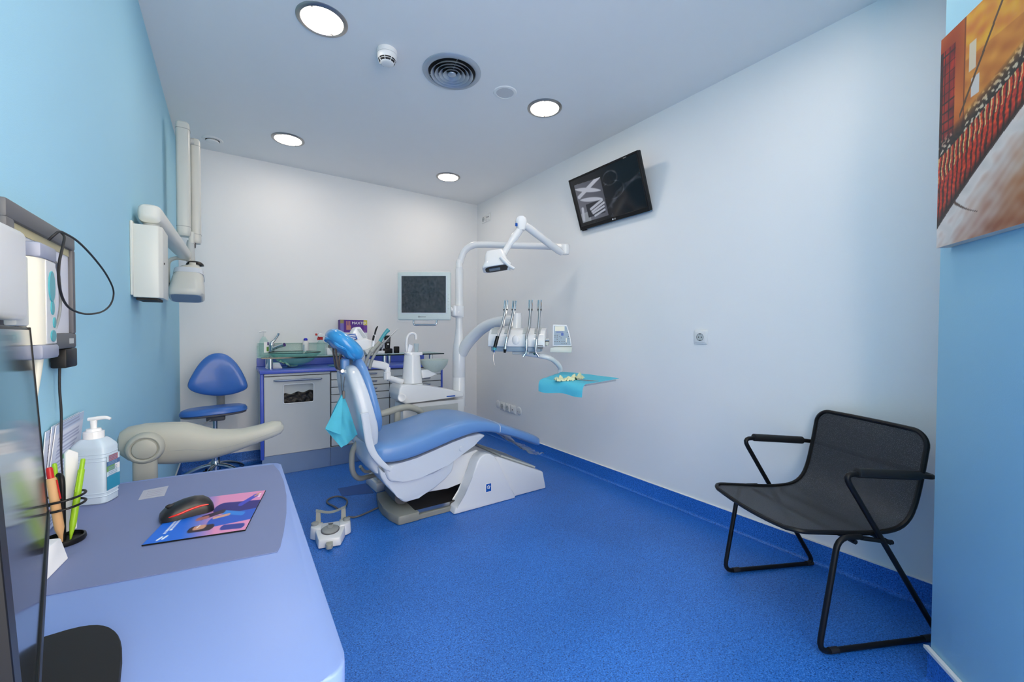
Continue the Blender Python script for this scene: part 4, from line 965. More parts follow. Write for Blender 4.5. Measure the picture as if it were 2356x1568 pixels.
mk(B().box((.895, 2.245, .0005), (1.30, 2.65, .030), .003, 1), 'base_rim', 'toe_grey', t)
mk(B().box((.880, 2.262, .030), (1.30, 2.632, .053), .002, 1), 'base_plate', 'steel_dark', t)
mk(B().box((.885, 2.2595, .032), (1.10, 2.2625, .0535)), 'plate_edge', 'steel', t)
mk(B().lathe([(0, -.10), (.045, -.10), (.05, 0), (.045, .10), (0, .10)], (.84, YC, .110), Y_, 28), 'motor_cover', 'dark_grey', t)
EM = frame(at(1124, 1121, y=2.187), (1, 0, 0), (0, 0, 1), (0, -1, 0))
mk(B(EM).box((-.021, -.027, 0), (.021, .027, .0012)), 'emblem_border', 'print_white', t)
mk(B(EM).box((-.0185, -.0245, .001), (.0185, .0245, .0018)), 'emblem', 'logo_blue', t)
for k in range(5):
    a = math.pi / 2 + k * 2 * math.pi / 5; c = V((.0085 * math.cos(a), .004 + .0085 * math.sin(a), .0018))
    mk(B(EM).ell(c, .0042, .0042, .0006, nu=10, nv=6), 'emblem_petal', 'print_white', t)
# backrest
PB, AX = V((.660, YC, .400)), V((-.247, 0, .969)).normalized(); NX = V((.969, 0, .247)).normalized()
def back_rings(st, off, e): return [sring(PB + AX * s + NX * (off + o_), Y_, NX, w, th, e, 40) for s, w, th, o_ in catmull4(st)]
def catmull4(st, n=4):
    a = catmull([V((q[0], q[1], q[2])) for q in st], n); b = catmull([V((q[3], 0, 0)) for q in st], n); return [(p.x, p.y, p.z, q.x) for p, q in zip(a, b)]
shell = [(.02, .12, .012, .02), (.04, .150, .024, .014), (.10, .186, .040, .012), (.16, .208, .048, .013), (.24, .220, .050, .014), (.32, .217, .049, .014), (.39, .203, .046, .014), (.455, .170, .040, .015), (.495, .132, .028, .018), (.508, .10, .014, .020)]
mk(B().loft(back_rings(shell, 0, 5)), 'back_shell', 'shell_white', t, 50)
cush = [(.10, .10, .008, 0), (.112, .130, .020, 0), (.14, .165, .027, 0), (.19, .205, .030, 0), (.24, .218, .031, 0), (.32, .217, .030, .001), (.40, .204, .029, .002), (.46, .174, .028, .004), (.505, .134, .026, .006), (.530, .098, .018, .008), (.536, .06, .006, .009)]
mk(B().loft(back_rings(cush, .062, 4)), 'back_cushion', 'upholstery', t, 60)
for y in (2.222, 2.682):
    pts = catmull([at(a, b_, y=2.25) for a, b_ in ((836, 948), (842, 985), (846, 1012), (854, 1036), (868, 1056), (884, 1070), (896, 1077))], 5)
    n_ = len(pts); rr = []
    for i, q in enumerate(pts):
        q = V((q.x, y + .008, q.z)); tg_ = (pts[min(i + 1, n_ - 1)] - pts[max(i - 1, 0)]).normalized(); sd_ = tg_.cross(Y_).normalized(); w_ = .022 * (1 - .55 * (i / n_) ** 2)
        rr.append(sring(q, sd_, Y_, w_, .012, 3.5, 16))
    mk(B().loft(rr), 'back_hinge_arm', 'shell_white', t)
mk(B().loft([sring(V((x, YC, z)), X_, Y_, a, .17, 3.2, 32) for x, z, a in ((.685, .30, .03), (.672, .335, .045), (.660, .38, .045), (.650, .43, .036), (.642, .47, .03))]), 'hinge_cover', 'shell_white', t)
mk(B().box((.515, 2.415, .845), (.560, 2.505, .935), .012, 3), 'neck_guide', 'upholstery', t)
# headrest
HC = V((.540, YC, 1.010)); d1 = V((.74, 0, -.67)).normalized(); hn = V((.67, 0, .74)).normalized()
RH = Matrix(((d1.x, 0, hn.x), (d1.y, 1, hn.y), (d1.z, 0, hn.z)))
mk(B().ell(HC, .118, .135, .052, RH, 36, 20, 2.5), 'headrest_pad', 'wrap_blue', t, 70)
rim = [HC - hn * .030 + d1 * (.098 * math.cos(a)) + Y_ * (.115 * math.sin(a)) + hn * (.006 * math.sin(7 * a)) for a in [2 * math.pi * k / 42 for k in range(42)]]
mk(B().tube(rim, [.011 + .002 * math.sin(k * 2.3) for k in range(42)], 8, closed=True), 'bonnet_hem', 'wrap_blue', t)
for y in (2.425, 2.495):
    mk(B().tube(catmull([at(a, b_, y=2.46) + Y_ * (y - 2.46) for a, b_ in ((769, 800), (772, 824), (776, 845), (786, 853), (793, 866), (797, 884))], 5), .006, 8), 'headrest_bar', 'bronze', t)
mk(B().tube([at(783, 815, y=2.46), at(779, 850, y=2.46)], .008, 8), 'headrest_lever', 'bronze', t)
mk(B().cyl((.517, 2.405, .868), (.517, 2.515, .868), .010, n=16), 'headrest_pivot', 'chrome', t)
# far armrest
ar = [at(a, b_, y=2.77) for a, b_ in ((872, 953), (890, 948), (915, 940), (938, 936), (958, 941), (972, 951), (980, 962))]
mk(B().tube(catmull(ar, 5), [.020, .023, .023, .023, .022, .019, .014], 14), 'armrest', 'arm_grey', t)
mk(B().tube([at(915, 942, y=2.77), at(913, 990, y=2.77), V((.95, 2.70, .40))], .014, 10, flat=1.6), 'armrest_post', 'arm_grey', t)
# film on the foot end
def film(u, v):
    x = 1.64 + .185 * u; zb = interp(LEG, min(x, 1.815))[2]
    drop = .075 * (.35 + .65 * u) * (1 + .5 * noise.noise(V((u * 7, v * 6, 1)))) * math.sin(math.pi * min(1, .15 + v * .85)) ** .6
    return V((x + .008 * noise.noise(V((u * 9, v * 9, 6))), YC - .215 + .43 * v, zb - .004 - drop * (1 if v < .5 else .8)))
mk(B().sheet(film, 26, 26, .0006), 'foot_film', 'crinkle_film', t)
# hose to the floor box
hs = [V((.63, 2.52, .44)), V((.600, 2.53, .38)), V((.598, 2.55, .30)), V((.615, 2.58, .23)), V((.66, 2.63, .175)), V((.73, 2.70, .150)), V((.80, 2.78, .125)), V((.84, 2.84, .095))]
mk(B().tube(catmull(hs, 6), .016, 12), 'supply_hose', 'arm_grey', t)
mk(B().tube(catmull([q + V((.045, .02, .028)) for q in hs[3:]], 6), .010, 10), 'supply_hose', 'arm_grey', t)

t = thing('floor_box', 'white floor junction box with hoses beside the dental chair', 'junction box', (.88, 2.89, 0))
mk(B().prism([(.812, 2.785, .0005), (.95, 2.80, .0005), (.95, 3.0, .0005), (.80, 3.0, .0005)], (0, 0, .062), .006, 2), 'box', 'unit_white', t)
mk(B().prism([(.825, 2.80, .062), (.94, 2.812, .062), (.94, 2.985, .062), (.815, 2.985, .062)], (0, 0, .020), .006, 2), 'lid', 'pale_grey', t)

# bib napkin hanging behind the back
t = thing('bib_napkin', 'turquoise paper bib hanging in a point from a chain behind the backrest', 'napkin', (.49, 2.30, .47))
TP, LF, BT, RG = at(788, 903, y=2.30), at(747, 985, y=2.27), at(785, 1029, y=2.29), at(824, 1000, y=2.34)
def bib(u, v):
    p = TP * (1 - u) * (1 - v) + LF * u * (1 - v) + RG * (1 - u) * v + BT * u * v
    return p + Y_ * (.012 * math.sin((u - v) * 5) + .004 * math.sin(u * 16))
mk(B().sheet(bib, 20, 20, .0008), 'sheet', 'napkin', t, 80)
LB = at(783, 1000, y=2.255)
def flap(u, v):
    a = TP.lerp(LF, u); b_ = TP.lerp(LB, u * .98); p = a.lerp(b_, v); return p + Y_ * (-.010 - .012 * math.sin(math.pi * v) * u)
mk(B().sheet(flap, 16, 10, .0008), 'folded_flap', 'napkin', t, 80)
mk(B().box(TP + V((-.004, -.016, -.03)), TP + V((.010, .004, .012)), .002, 1), 'clip', 'steel_dark', t)
for a, b_, c in (((784, 861), (785, 880), (787, 902)), ((793, 866), (791, 884), (790, 902))): mk(B().tube([at(*a, y=2.36), at(*b_, y=2.33), at(*c, y=2.30)], .0016, 6), 'chain', 'steel_dark', t)

# foot control
FO = V((.432, 2.30, 0)); f2 = V((.229, .973, 0)); f1 = V((.973, -.229, 0)); MF = frame(FO, f1, f2)
t = thing('foot_control', 'white foot control with round grey pedal disc and carrying handle on floor', 'foot pedal', FO)
def wedge(pts, z0, zf, bev, name, m):
    b = B(MF); rr = [[V((x, y, z0)) for x, y in pts], [V((x * .96, y * .97, zf(y))) for x, y in pts]]; b.loft(rr); b._bev(list(b.bm.faces), bev, 2); return mk(b, name, m, t)
top = lambda y: .046 + (y + .11) * .12
wedge([(-.052, -.105), (.052, -.105), (.072, -.02), (.070, .055), (-.070, .055), (-.072, -.02)], .004, top, .006, 'body', 'unit_white')
for s in (-1, 1):
    wedge([(s * .045, -.01), (s * .080, .0), (s * .100, .02), (s * .102, .05), (s * .085, .072), (s * .04, .075)][::s], .003, lambda y: .066, .007, 'side_lobe', 'unit_white')
    mk(B(MF).lathe([(0, 0), (.018, 0), (.018, .012), (.014, .015), (0, .015)], (s * .078, .045, .064), n=24), 'side_button', 'mid_grey', t)
MT = MF @ Matrix.Translation((0, -.025, .0585)) @ Matrix.Rotation(math.radians(6.5), 4, 'X')
mk(B(MT).lathe([(.044, -.004), (.0445, .0015), (.041, .0015), (.041, -.004)], (0, 0, 0), n=36), 'disc_surround', 'dark_grey', t)
mk(B(MT).lathe([(0, 0), (.041, 0), (.040, .005), (.034, .008), (0, .010)], (0, 0, 0), n=36), 'pedal_disc', 'mid_grey', t)
mk(B(MT).lathe([(0, .008), (.016, .008), (.0155, .013), (.013, .015), (0, .015)], (0, .010, 0), n=24), 'pedal_knob', 'mid_grey', t)
mk(B(MT).prism([(-.012, .058, -.001), (.012, .058, -.001), (.006, .048, -.001), (-.006, .048, -.001)], (0, 0, .004)), 'symbol', 'dark_grey', t)
mk(B(MF).prism([(-.016, -.100, .010), (.016, -.100, .010), (.017, -.128, .010), (.010, -.142, .010), (-.010, -.142, .010), (-.017, -.128, .010)], (0, 0, .024), .005, 2), 'toe_lever', 'arm_grey', t)
b = B(MF)
for s in (-1, 1): b.loft([[V((s * .062 + x * w, .062 + y, z)) for x, y in ((-.013, -.008), (.013, -.008), (.013, .008), (-.013, .008))] for z, w in ((.05, 1), (.132, .8))])
def arch(u, v):
    x = -.074 + .148 * u; return V((x, .046 + .034 * v, .134 - .020 * math.sin(math.pi * u) ** 1.2))
b.sheet(arch, 16, 3, .010)
mk(b, 'carrying_handle', 'arm_grey', t)
cdp = [at(a, b_, z=.006) for a, b_ in ((801, 1188), (815, 1189), (832, 1184), (850, 1176), (868, 1168), (887, 1162))]
mk(B().tube(catmull(cdp, 6), .0055, 8), 'cable', 'dark_grey', t)
lp = [at(a, b_, z=.008) for a, b_ in ((777, 1170), (768, 1164), (756, 1158), (752, 1152), (762, 1144), (778, 1141), (792, 1145), (799, 1152), (796, 1162), (788, 1172))]
mk(B().tube(catmull(lp, 6), .0055, 8), 'cable_loop', 'dark_grey', t)

# ================================================================ SPITTOON UNIT, POLE, LAMP, SCREEN
YU = 2.93
t = thing('spittoon_unit', 'white spittoon unit with tapered tower, glass bowl and tall pole behind the chair', 'dental unit', (1.3, YU, 0))
def prU(px, y0, y1, bev, name, m): return mk(B().prism([V((q.x, y0, q.z)) for q in [at(a, b_, y=y0) for a, b_ in px]], (0, y1 - y0, 0), bev, 3), name, m, t)
prU([(917, 908), (919, 894), (926, 886), (945, 884), (985, 887), (1064, 901), (1068, 905), (1067, 914), (1040, 914), (960, 925), (935, 930), (922, 924)], 2.84, 3.06, .012, 'upper_body', 'unit_white')
q0, q1 = at(927, 925, y=2.87), at(1068, 915, y=2.87)
mk(B().box((q0.x, 2.87, .0005), (q1.x, 3.05, .565), .010, 2), 'lower_cabinet', 'unit_white', t)
mk(B().box((at(960, 930, y=2.868).x, 2.866, .06), (at(1054, 930, y=2.868).x, 2.874, .535), .003, 1), 'lower_panel', 'pale_grey', t)
mk(B().box(at(1028, 913, y=2.836) , at(1047, 908.5, y=2.839), .0003, 1), 'name_badge', 'logo_blue', t)
mk(B().lathe([(.026, .004), (.030, .010), (.024, .014), (.012, .012), (0, .012), (0, .004)], at(925, 914, y=2.842), (-.4, -1, 0), 24), 'filter_knob', 'white_gloss', t)
tc_ = V((1.118, YU, 0)); zt = .678
mk(B().lathe([(0, .66), (.084, .66), (.083, .672), (.080, .676), (.077, .705), (.0755, .708), (.0735, .712), (.058, .905), (.054, .918), (0, .918)], tc_, n=44), 'tower', 'unit_white', t)
mk(B().lathe([(.0768, .7065), (.0775, .709), (.076, .711)], tc_, n=44), 'tower_seam', 'mid_grey', t)
mk(B().loft([sring(tc_ + V((.010, 0, z)), X_, Y_, a, .05, 3, 32) for z, a in ((.916, .062), (.922, .066), (.934, .066), (.938, .060))]), 'tower_top', 'white_gloss', t)
gp = [at(a, b_, y=YU) for a, b_ in ((936, 808), (935, 790), (937, 776), (943, 768), (950, 766), (956, 770), (957, 780))]
mk(B().tube(catmull(gp, 6), .0095, 12), 'filler_spout', 'white_gloss', t)
bc = at(999, 827, y=YU); bz = bc.z
mk(B().lathe([(0, -.098), (.035, -.094), (.072, -.070), (.098, -.035), (.108, .0), (.104, .002), (.094, -.032), (.069, -.066), (.033, -.089), (0, -.093)], bc, n=44), 'spittoon_bowl', 'frosted', t)
mk(B().prism([V((q.x, YU - .03, q.z)) for q in [at(a, b_, y=YU) for a, b_ in ((966, 850), (985, 848), (1003, 860), (985, 866), (968, 870))]], (0, .06, 0), .006, 2), 'bowl_support', 'unit_white', t)
# pole
PP = at(1056, 840, y=YU); px_, py_ = PP.x, PP.y
mk(B().lathe([(0, .50), (.050, .50), (.050, .728), (.049, .730), (.049, .733), (.050, .735), (.050, .91), (.047, .96), (.040, 1.02), (.032, 1.075), (.0275, 1.11), (0, 1.11)], (px_, py_, 0), n=32), 'column', 'unit_white', t)
mk(B().lathe([(.0265, 1.06), (.0265, 1.60), (0, 1.60)], (px_, py_, 0), n=28), 'pole', 'unit_white', t)
dp = (V((px_, py_, EYE)) - CAM).dot(_f)
mk(B().lathe([(.0300, 1.20), (.0315, 1.205), (.0315, 1.585), (.0285, 1.59)], (px_, py_, 0), n=28), 'pole_sleeve', 'unit_white', t)
arm = [at(a, b_, d=dp + e) for a, b_, e in ((1062, 812, 0), (1072, 794, -.03), (1090, 773, -.07), (1112, 754, -.14), (1138, 742, -.22), (1165, 737, -.30), (1188, 737, -.37))]
mk(B().tube(catmull(arm, 5), [.046, .046, .045, .043, .040, .038, .036], 18), 'delivery_arm', 'unit_white', t)
mk(B().cyl(arm[-1] + Z_ * .05, arm[-1] - Z_ * .10, .036, .040), 'arm_knuckle', 'unit_white', t)

t = thing('operating_lamp', 'white operating lamp on a jointed arm bent over from the pole top', 'lamp', (px_, py_, 1.60))
L1 = [V((px_, py_, 1.590)), V((px_, py_, 1.64))] + [at(a, b_, d=dp + e) for a, b_, e in ((1059, 602, 0), (1068, 578, -.01), (1086, 565, -.02), (1110, 562, -.03), (1180, 564, -.07), (1250, 566, -.11), (1300, 568, -.14))]
mk(B().tube(catmull(L1, 5), .026, 16), 'lamp_tube', 'white_gloss', t)
e_ = L1[-1]
mk(B().lathe([(0, -.048), (.030, -.046), (.034, -.03), (.034, .024), (.030, .028), (0, .028)], e_ + V((0, 0, -.010)), n=24), 'elbow', 'white_gloss', t)
j0, j1 = at(1293, 582, d=dp - .18), at(1207, 517, d=dp - .42)
mk(B().tube([j0, j0.lerp(j1, .1), j0.lerp(j1, .9), j1], [.020, .027, .027, .022], 16), 'spring_arm', 'white_gloss', t)
jc = at(1199, 515, d=dp - .43)
mk(B().loft([sring(jc + V((0, 0, z)), RT, V((-RT.y, RT.x, 0)), a, .03, 3, 28) for z, a in ((-.045, .024), (-.03, .034), (.02, .04), (.04, .034), (.048, .02))]), 'head_joint', 'white_gloss', t)
mk(B().box(at(1185, 520, d=dp - .462), at(1191, 513, d=dp - .460), .0005, 1), 'emblem', 'logo_blue', t)
hb = [at(a, b_, d=dp + e) for a, b_, e in ((1196, 528, -.43), (1184, 545, -.44), (1173, 560, -.45), (1162, 578, -.46), (1152, 594, -.46))]
mk(B().tube(catmull(hb, 5), [.026, .028, .020, .022, .024], 14), 'head_stem', 'white_gloss', t)
hc = at(1141, 598, d=dp - .47); hx_ = V((RT.x, RT.y, 0)).normalized(); hy_ = V((-hx_.y, hx_.x, 0)) * -1
TM = frame(hc, hx_, -hy_) @ Matrix.Rotation(math.radians(-9), 4, 'Y') @ Matrix.Rotation(math.radians(-14), 4, 'X')
mk(B(TM).loft([sring(V((0, 0, z)), X_, Y_, a, b_, 4.5, 36) for z, a, b_ in ((-.062, .098, .058), (-.050, .100, .062), (-.02, .078, .058), (.03, .070, .055), (.055, .058, .046), (.062, .04, .03))]), 'lamp_head', 'white_gloss', t)
mk(B(TM).loft([sring(V((0, 0, z)), X_, Y_, .080, .046, 4, 32) for z in (-.0645, -.060)]), 'lens', 'black_gloss', t)
mat('reflector', (150, 170, 190), .12, metal=.9)
mk(B(TM).box((-.055, -.02, -.0665), (.02, .022, -.064), .001, 1), 'reflector', 'reflector', t)
hd_ = [at(a, b_, d=dp - .56) for a, b_ in ((1152, 591), (1160, 600), (1172, 611), (1183, 618))]
mk(B().tube(hd_, [.012, .013, .011, .010], 12), 'grip_handle', 'white_gloss', t)
mk(B(TM).tube([(.07, .03, -.045), (.085, -.01, -.085), (.075, -.03, -.09)], .009, 10), 'grip_handle', 'white_gloss', t)

# screen on the pole
sd_ = dp - .10
o = at(914, 736, d=sd_); ex = (at(1036, 741, d=sd_ - .02) - o); ex.z = 0; sw = ex.length; ex.normalize(); ez = Z_; en = ex.cross(ez).normalized()
MS = frame(o, ex, ez, en); sh = .372
t = thing('pole_monitor', 'pale grey flat monitor in clear plastic film mounted on the pole', 'monitor', (o.x + .2, o.y, o.z))
mat('monitor_grey', (212, 224, 222), .35, var=.02)
mk(B(MS).box((0, 0, -.045), (sw, sh, 0), .012, 3), 'housing', 'monitor_grey', t)
mk(B(MS).box((.030, .052, -.001), (sw - .030, sh - .030, .0022), .001, 1), 'screen_rim', 'shell_white', t)
mk(B(MS).box((.034, .057, .0020), (sw - .034, sh - .034, .0030)), 'screen', mat('dark_screen', (16, 17, 26), .16, var=.25, vs_=6, coat=.3), t)
ml_ = MS @ Matrix.Translation((sw * .47, .026, .0006))
mk(B(ml_).lathe([(.0035, 0), (.0065, 0), (.0065, .0006), (.0035, .0006)], (-.024, 0, 0), n=20), 'brand_mark', 'dark_grey', t)
for k in range(7): mk(B(ml_).box((-.014 + k * .0062, -.003, 0), (-.0098 + k * .0062, .003 - .001 * (k % 3), .0006)), 'brand_letter', 'print_grey', t)
for k in range(5): mk(B(MS).cyl((sw - .015, .09 + .026 * k, -.001), (sw - .015, .09 + .026 * k, .0012), .0025, n=10), 'button', 'mid_grey', t)
mk(B(MS).tube(fillet([V((.125, -.001, -.012)), V((.125, -.036, -.004)), V((.305, -.036, -.004)), V((.305, -.001, -.012))], .018, 5), .0075, 10), 'carry_handle', 'chrome', t)
def wrapf(u, v):
    return V((-.006 + (sw + .012) * u, -.016 + (sh + .030) * v, .010 + .005 * noise.noise(V((u * 4, v * 4, 7))) + .003 * noise.noise(V((u * 13, v * 13, 2))) - .012 * (abs(2 * u - 1) ** 8 + abs(2 * v - 1) ** 8)))
mk(B(MS).sheet(wrapf, 40, 36), 'plastic_film', glass('thin_film', (252, 253, 254), .955, .10), t, 80)
mk(B().tube([MS @ V((sw * .8, .12, -.045)), V((px_ - .02, py_ - .03, 1.24))], .022, 12), 'monitor_arm', 'unit_white', t)
mk(B().loft([sring(V((px_ - .022 * k, py_ - .01 * k, z)), X_, Y_, .036 + .018 * k, .038, 3, 28) for z, k in ((1.205, 0), (1.215, .8), (1.24, 1), (1.29, 1), (1.295, .9))]), 'pole_clamp', 'unit_white', t)

# paper cup set on the tower
t = thing('plastic_cup', 'clear plastic cup under the white filler spout', 'cup', at(958, 812, y=YU))
q = at(958, 811, y=YU - .01)
mk(B().lathe([(0, 0), (.013, 0), (.0185, .062), (.0195, .063), (.0178, .062), (.0125, .002), (0, .002)], (q.x, q.y, .9385), n=28), 'cup', 'film', t)
q = at(943, 811, y=YU - .02)
tag(mk(B().prism([(q.x - .018, q.y, .9385), (q.x + .008, q.y, .9385), (q.x + .024, q.y - .01, .985), (q.x - .006, q.y, .998)], (0, .012, 0), .001, 1), 'tissue', 'paper'), 'white folded tissue standing beside the clear cup', 'tissue')

# ---------------------------------------------------------------- assistant console
YA = 2.90
t = thing('assistant_console', 'white assistant console on a jointed arm behind the headrest', 'dental console', at(834, 830, y=YA))
def prA(px, y0, y1, bev, name, m, seg=3): return mk(B().prism([V((q.x, y0, q.z)) for q in [at(a, b_, y=y0) for a, b_ in px]], (0, y1 - y0, 0), bev, seg), name, m, t)
prA([(800, 783), (845, 779), (858, 783), (868, 795), (866, 802), (845, 806), (780, 803), (778, 792)], YA - .05, YA + .10, .012, 'console_body', 'white_gloss')
prA([(806, 782), (812, 762), (818, 753), (829, 751), (846, 776), (846, 782)], YA - .03, YA + .06, .008, 'control_head', 'white_gloss')
prA([(823, 757), (830, 757), (844, 776), (836, 777)], YA - .034, YA - .029, .0005, 'keypad', 'pale_grey', 1)
prA([(797, 769), (818, 767), (823, 780), (799, 782)], YA - .052, YA - .03, .001, 'blue_slot', 'logo_blue', 1)
for k in range(3): prA([(803, 771 + 4 * k), (818, 769.5 + 4 * k), (819, 771 + 4 * k), (804, 772.8 + 4 * k)], YA - .056, YA - .050, .0003, 'slot_bar', 'white_gloss', 1)
mk(B().cyl(at(834, 803, y=YA + .02), at(834, 840, y=YA + .02), .017, .020), 'post', 'white_gloss', t)
c0, c1 = at(834, 832, y=YA + .02), at(894, 843, y=YA + .02)
rr = []
for k in range(9):
    u = k / 8; c = c0.lerp(c1, u); rr.append(sring(c, Y_, Z_, .022 if 0 < k < 8 else .014, .028 if 0 < k < 8 else .018, 3.5, 20))
mk(B().loft(rr), 'upper_arm', 'white_gloss', t)
mk(B().lathe([(0, -.075), (.026, -.075), (.026, -.025), (.021, -.02), (.023, .0), (.02, .012), (0, .012)], at(891, 848, y=YA + .02), n=24), 'joint', 'white_gloss', t)
mk(B().tube([at(893, 869, y=YA + .02), at(905, 872, y=YA + .02), at(926, 878, y=YA + .02)], .021, 16), 'lower_arm', 'unit_white', t)
prA([(839, 807), (858, 797), (872, 806), (856, 818), (845, 816)], YA - .07, YA + .02, .004, 'tube_holder', 'pale_grey')
def wand(name, label, segs, cat='suction tube'):
    pts0 = at(*segs[0][0][0], y=YA - .075); t = thing(name, label, cat, pts0)
    for pts, r, m, nm in segs: mk(B().tube(catmull([at(a, b_, y=YA - .078) for a, b_ in pts], 5), r, 10), nm, m, t)
wand('saliva_ejector', 'suction handle with turquoise wrapped tip in the assistant console', [(((838, 848), (843, 830), (850, 815), (856, 806)), .011, 'mid_grey', 'hose'), (((854, 808), (864, 797), (874, 786)), [.015, .014, .012], 'arm_grey', 'handle'), (((873, 787), (880, 775), (888, 764), (894, 758)), [.011, .011, .013, .015], 'teal', 'wrapped_tip')])
wand('suction_wand', 'grey suction handle with a long thin metal rod', [(((850, 848), (855, 830), (862, 815), (868, 806)), .010, 'mid_grey', 'hose'), (((867, 807), (876, 795), (888, 783)), [.010, .009, .007], 'mid_grey', 'handle'), (((887, 784), (900, 771), (915, 757)), [.004, .003, .0025], 'steel', 'rod')])
wand('syringe_handle', 'slim white handle with black tip upright in the console', [(((858, 797), (860, 783), (862, 770)), .008, 'white_gloss', 'handle'), (((858.5, 783), (860, 776), (861, 771)), .0088, 'black', 'dark_band'), (((862, 770), (865, 758), (869, 750)), [.005, .006, .004], 'black', 'tip')], 'handpiece')

# ---------------------------------------------------------------- delivery unit
dd_ = dp - .50
o = at(1122, 797, d=dd_); e1 = at(1253, 812, d=dd_ - .07) - o; e1.z = 0; bw = e1.length; e1.normalize(); e2 = V((e1.y, -e1.x, 0))   # e2 towards the viewer
MD = frame(o, e1, e2, Z_)
t = thing('delivery_unit', 'white dentist delivery unit with instrument rack hung on the curved arm', 'dental unit', o)
sec = [(0, 0), (-.002, .045), (-.014, .080), (-.050, .112), (-.115, .128), (-.165, .120), (-.172, .01), (-.165, 0)]
mk(B(MD).prism([V((0, y, z)) for y, z in sec], (bw, 0, 0), .008, 3), 'rack_body', 'white_gloss', t)
for x in (.155,): mk(B(MD).ell((bw * .5, -.006, .045), .028, .014, .034), 'rest_bulge', 'white_gloss', t)
for x0, x1 in ((.02, .06), (.11, .15), (.235, .275), (.315, .355)):
    mk(B(MD).prism([V((x0 * bw / .387, y + .002, z + .004)) for y, z in ((-.022, .086), (-.052, .114), (-.11, .128), (-.11, .122), (-.052, .108), (-.022, .080))], ((x1 - x0) * bw / .387, 0, 0)), 'instrument_groove', 'pale_grey', t)
mk(B(MD).box((.02, -.15, -.032), (bw - .03, -.012, .002), .006, 2), 'under_tray', 'keypad', t)
mk(B(MD).box((bw * .42, -.13, -.052), (bw * .72, -.03, -.030), .005, 2), 'arm_socket', 'pale_grey', t)
for k in range(2): mk(B(MD).box((bw - .045, -.006, .006 - .014 * k), (bw - .01, .002, .012 - .014 * k), .001, 1), 'vent_slot', 'dark_grey', t)
mk(B(MD).cyl((bw - .002, -.05, .045), (bw + .025, -.05, .045), .012), 'panel_axle', 'steel', t)
mk(B(MD).box((bw + .002, -.07, .010), (bw + .022, -.03, .035), .003, 1), 'panel_link', 'xray_cream', t)
# control panel
pf = [at(a, b_, d=dd_ - .10) for a, b_ in ((1271, 796), (1315, 796), (1313, 780), (1309, 763), (1304, 747), (1272, 746))]
bk = (e2 * -1) * .035
mk(B().prism([q for q in pf], bk, .003, 2), 'control_panel', 'white_gloss', t)
cpf = sum(pf, V()) / 6
mk(B().prism([cpf + (q - cpf) * .88 + e2 * .002 for q in pf], e2 * -.003), 'panel_face', 'keypad', t)
def onpanel(a, b_, k=.0028): return at(a, b_, d=dd_ - .10) + e2 * k
def pquad(px, name, m, th=.0012): mk(B().prism([onpanel(a, b_) for a, b_ in px], e2 * -th), name, m, t)
pquad(((1277, 750), (1299, 750), (1299, 761), (1277, 761)), 'display', 'cream')
pquad(((1280, 762.5), (1296, 762.5), (1296, 764), (1280, 764)), 'blue_stripe', 'logo_blue')
pquad(((1291, 766), (1296.5, 766), (1296.5, 771.5), (1291, 771.5)), 'square_button', 'logo_blue')
for a, b_ in ((1277, 771), (1282, 771), (1277, 775), (1282, 775), (1282, 780), (1288, 774), (1291, 777), (1277, 785), (1282, 785), (1287, 785), (1293, 785), (1298, 785), (1293, 790), (1298, 790), (1303, 790), (1305, 764), (1308, 774), (1309, 779)):
    pquad(((a - .9, b_ - .8), (a + .9, b_ - .8), (a + .9, b_ + .8), (a - .9, b_ + .8)), 'key', 'dark_grey')
pquad(((1302, 777), (1304, 777), (1304, 787), (1302, 787)), 'slider', 'cream')
bs_ = [at(a, b_, d=dd_ - .09) for a, b_ in ((1266, 800), (1276, 797), (1316, 797), (1315, 811), (1265, 810))]
mk(B().prism(bs_, bk * 2.2, .004, 2), 'panel_base', 'xray_cream', t)
# arm carrying the tray
TZ = .800
ta = [MD @ V((bw * .62, -.09, -.045)), at(1258, 821, d=2.74), at(1277, 831, d=2.79), at(1289, 846, d=2.83), V((1.878, 2.150, TZ - .004))]
tr = [V((1.60, 1.945, TZ)), V((1.650, 1.660, TZ)), V((1.985, 1.735, TZ)), V((1.915, 2.055, TZ))]
tcn = sum(tr, V()) / 4
mk(B().tube(catmull(ta, 5), .017, 14), 'tray_arm', 'white_gloss', t)
mk(B().tube([V((1.878, 2.150, TZ - .012)), V((1.86, 2.08, TZ - .024)), tcn - Z_ * .026], .012, 10), 'tray_bracket', 'white_gloss', t)

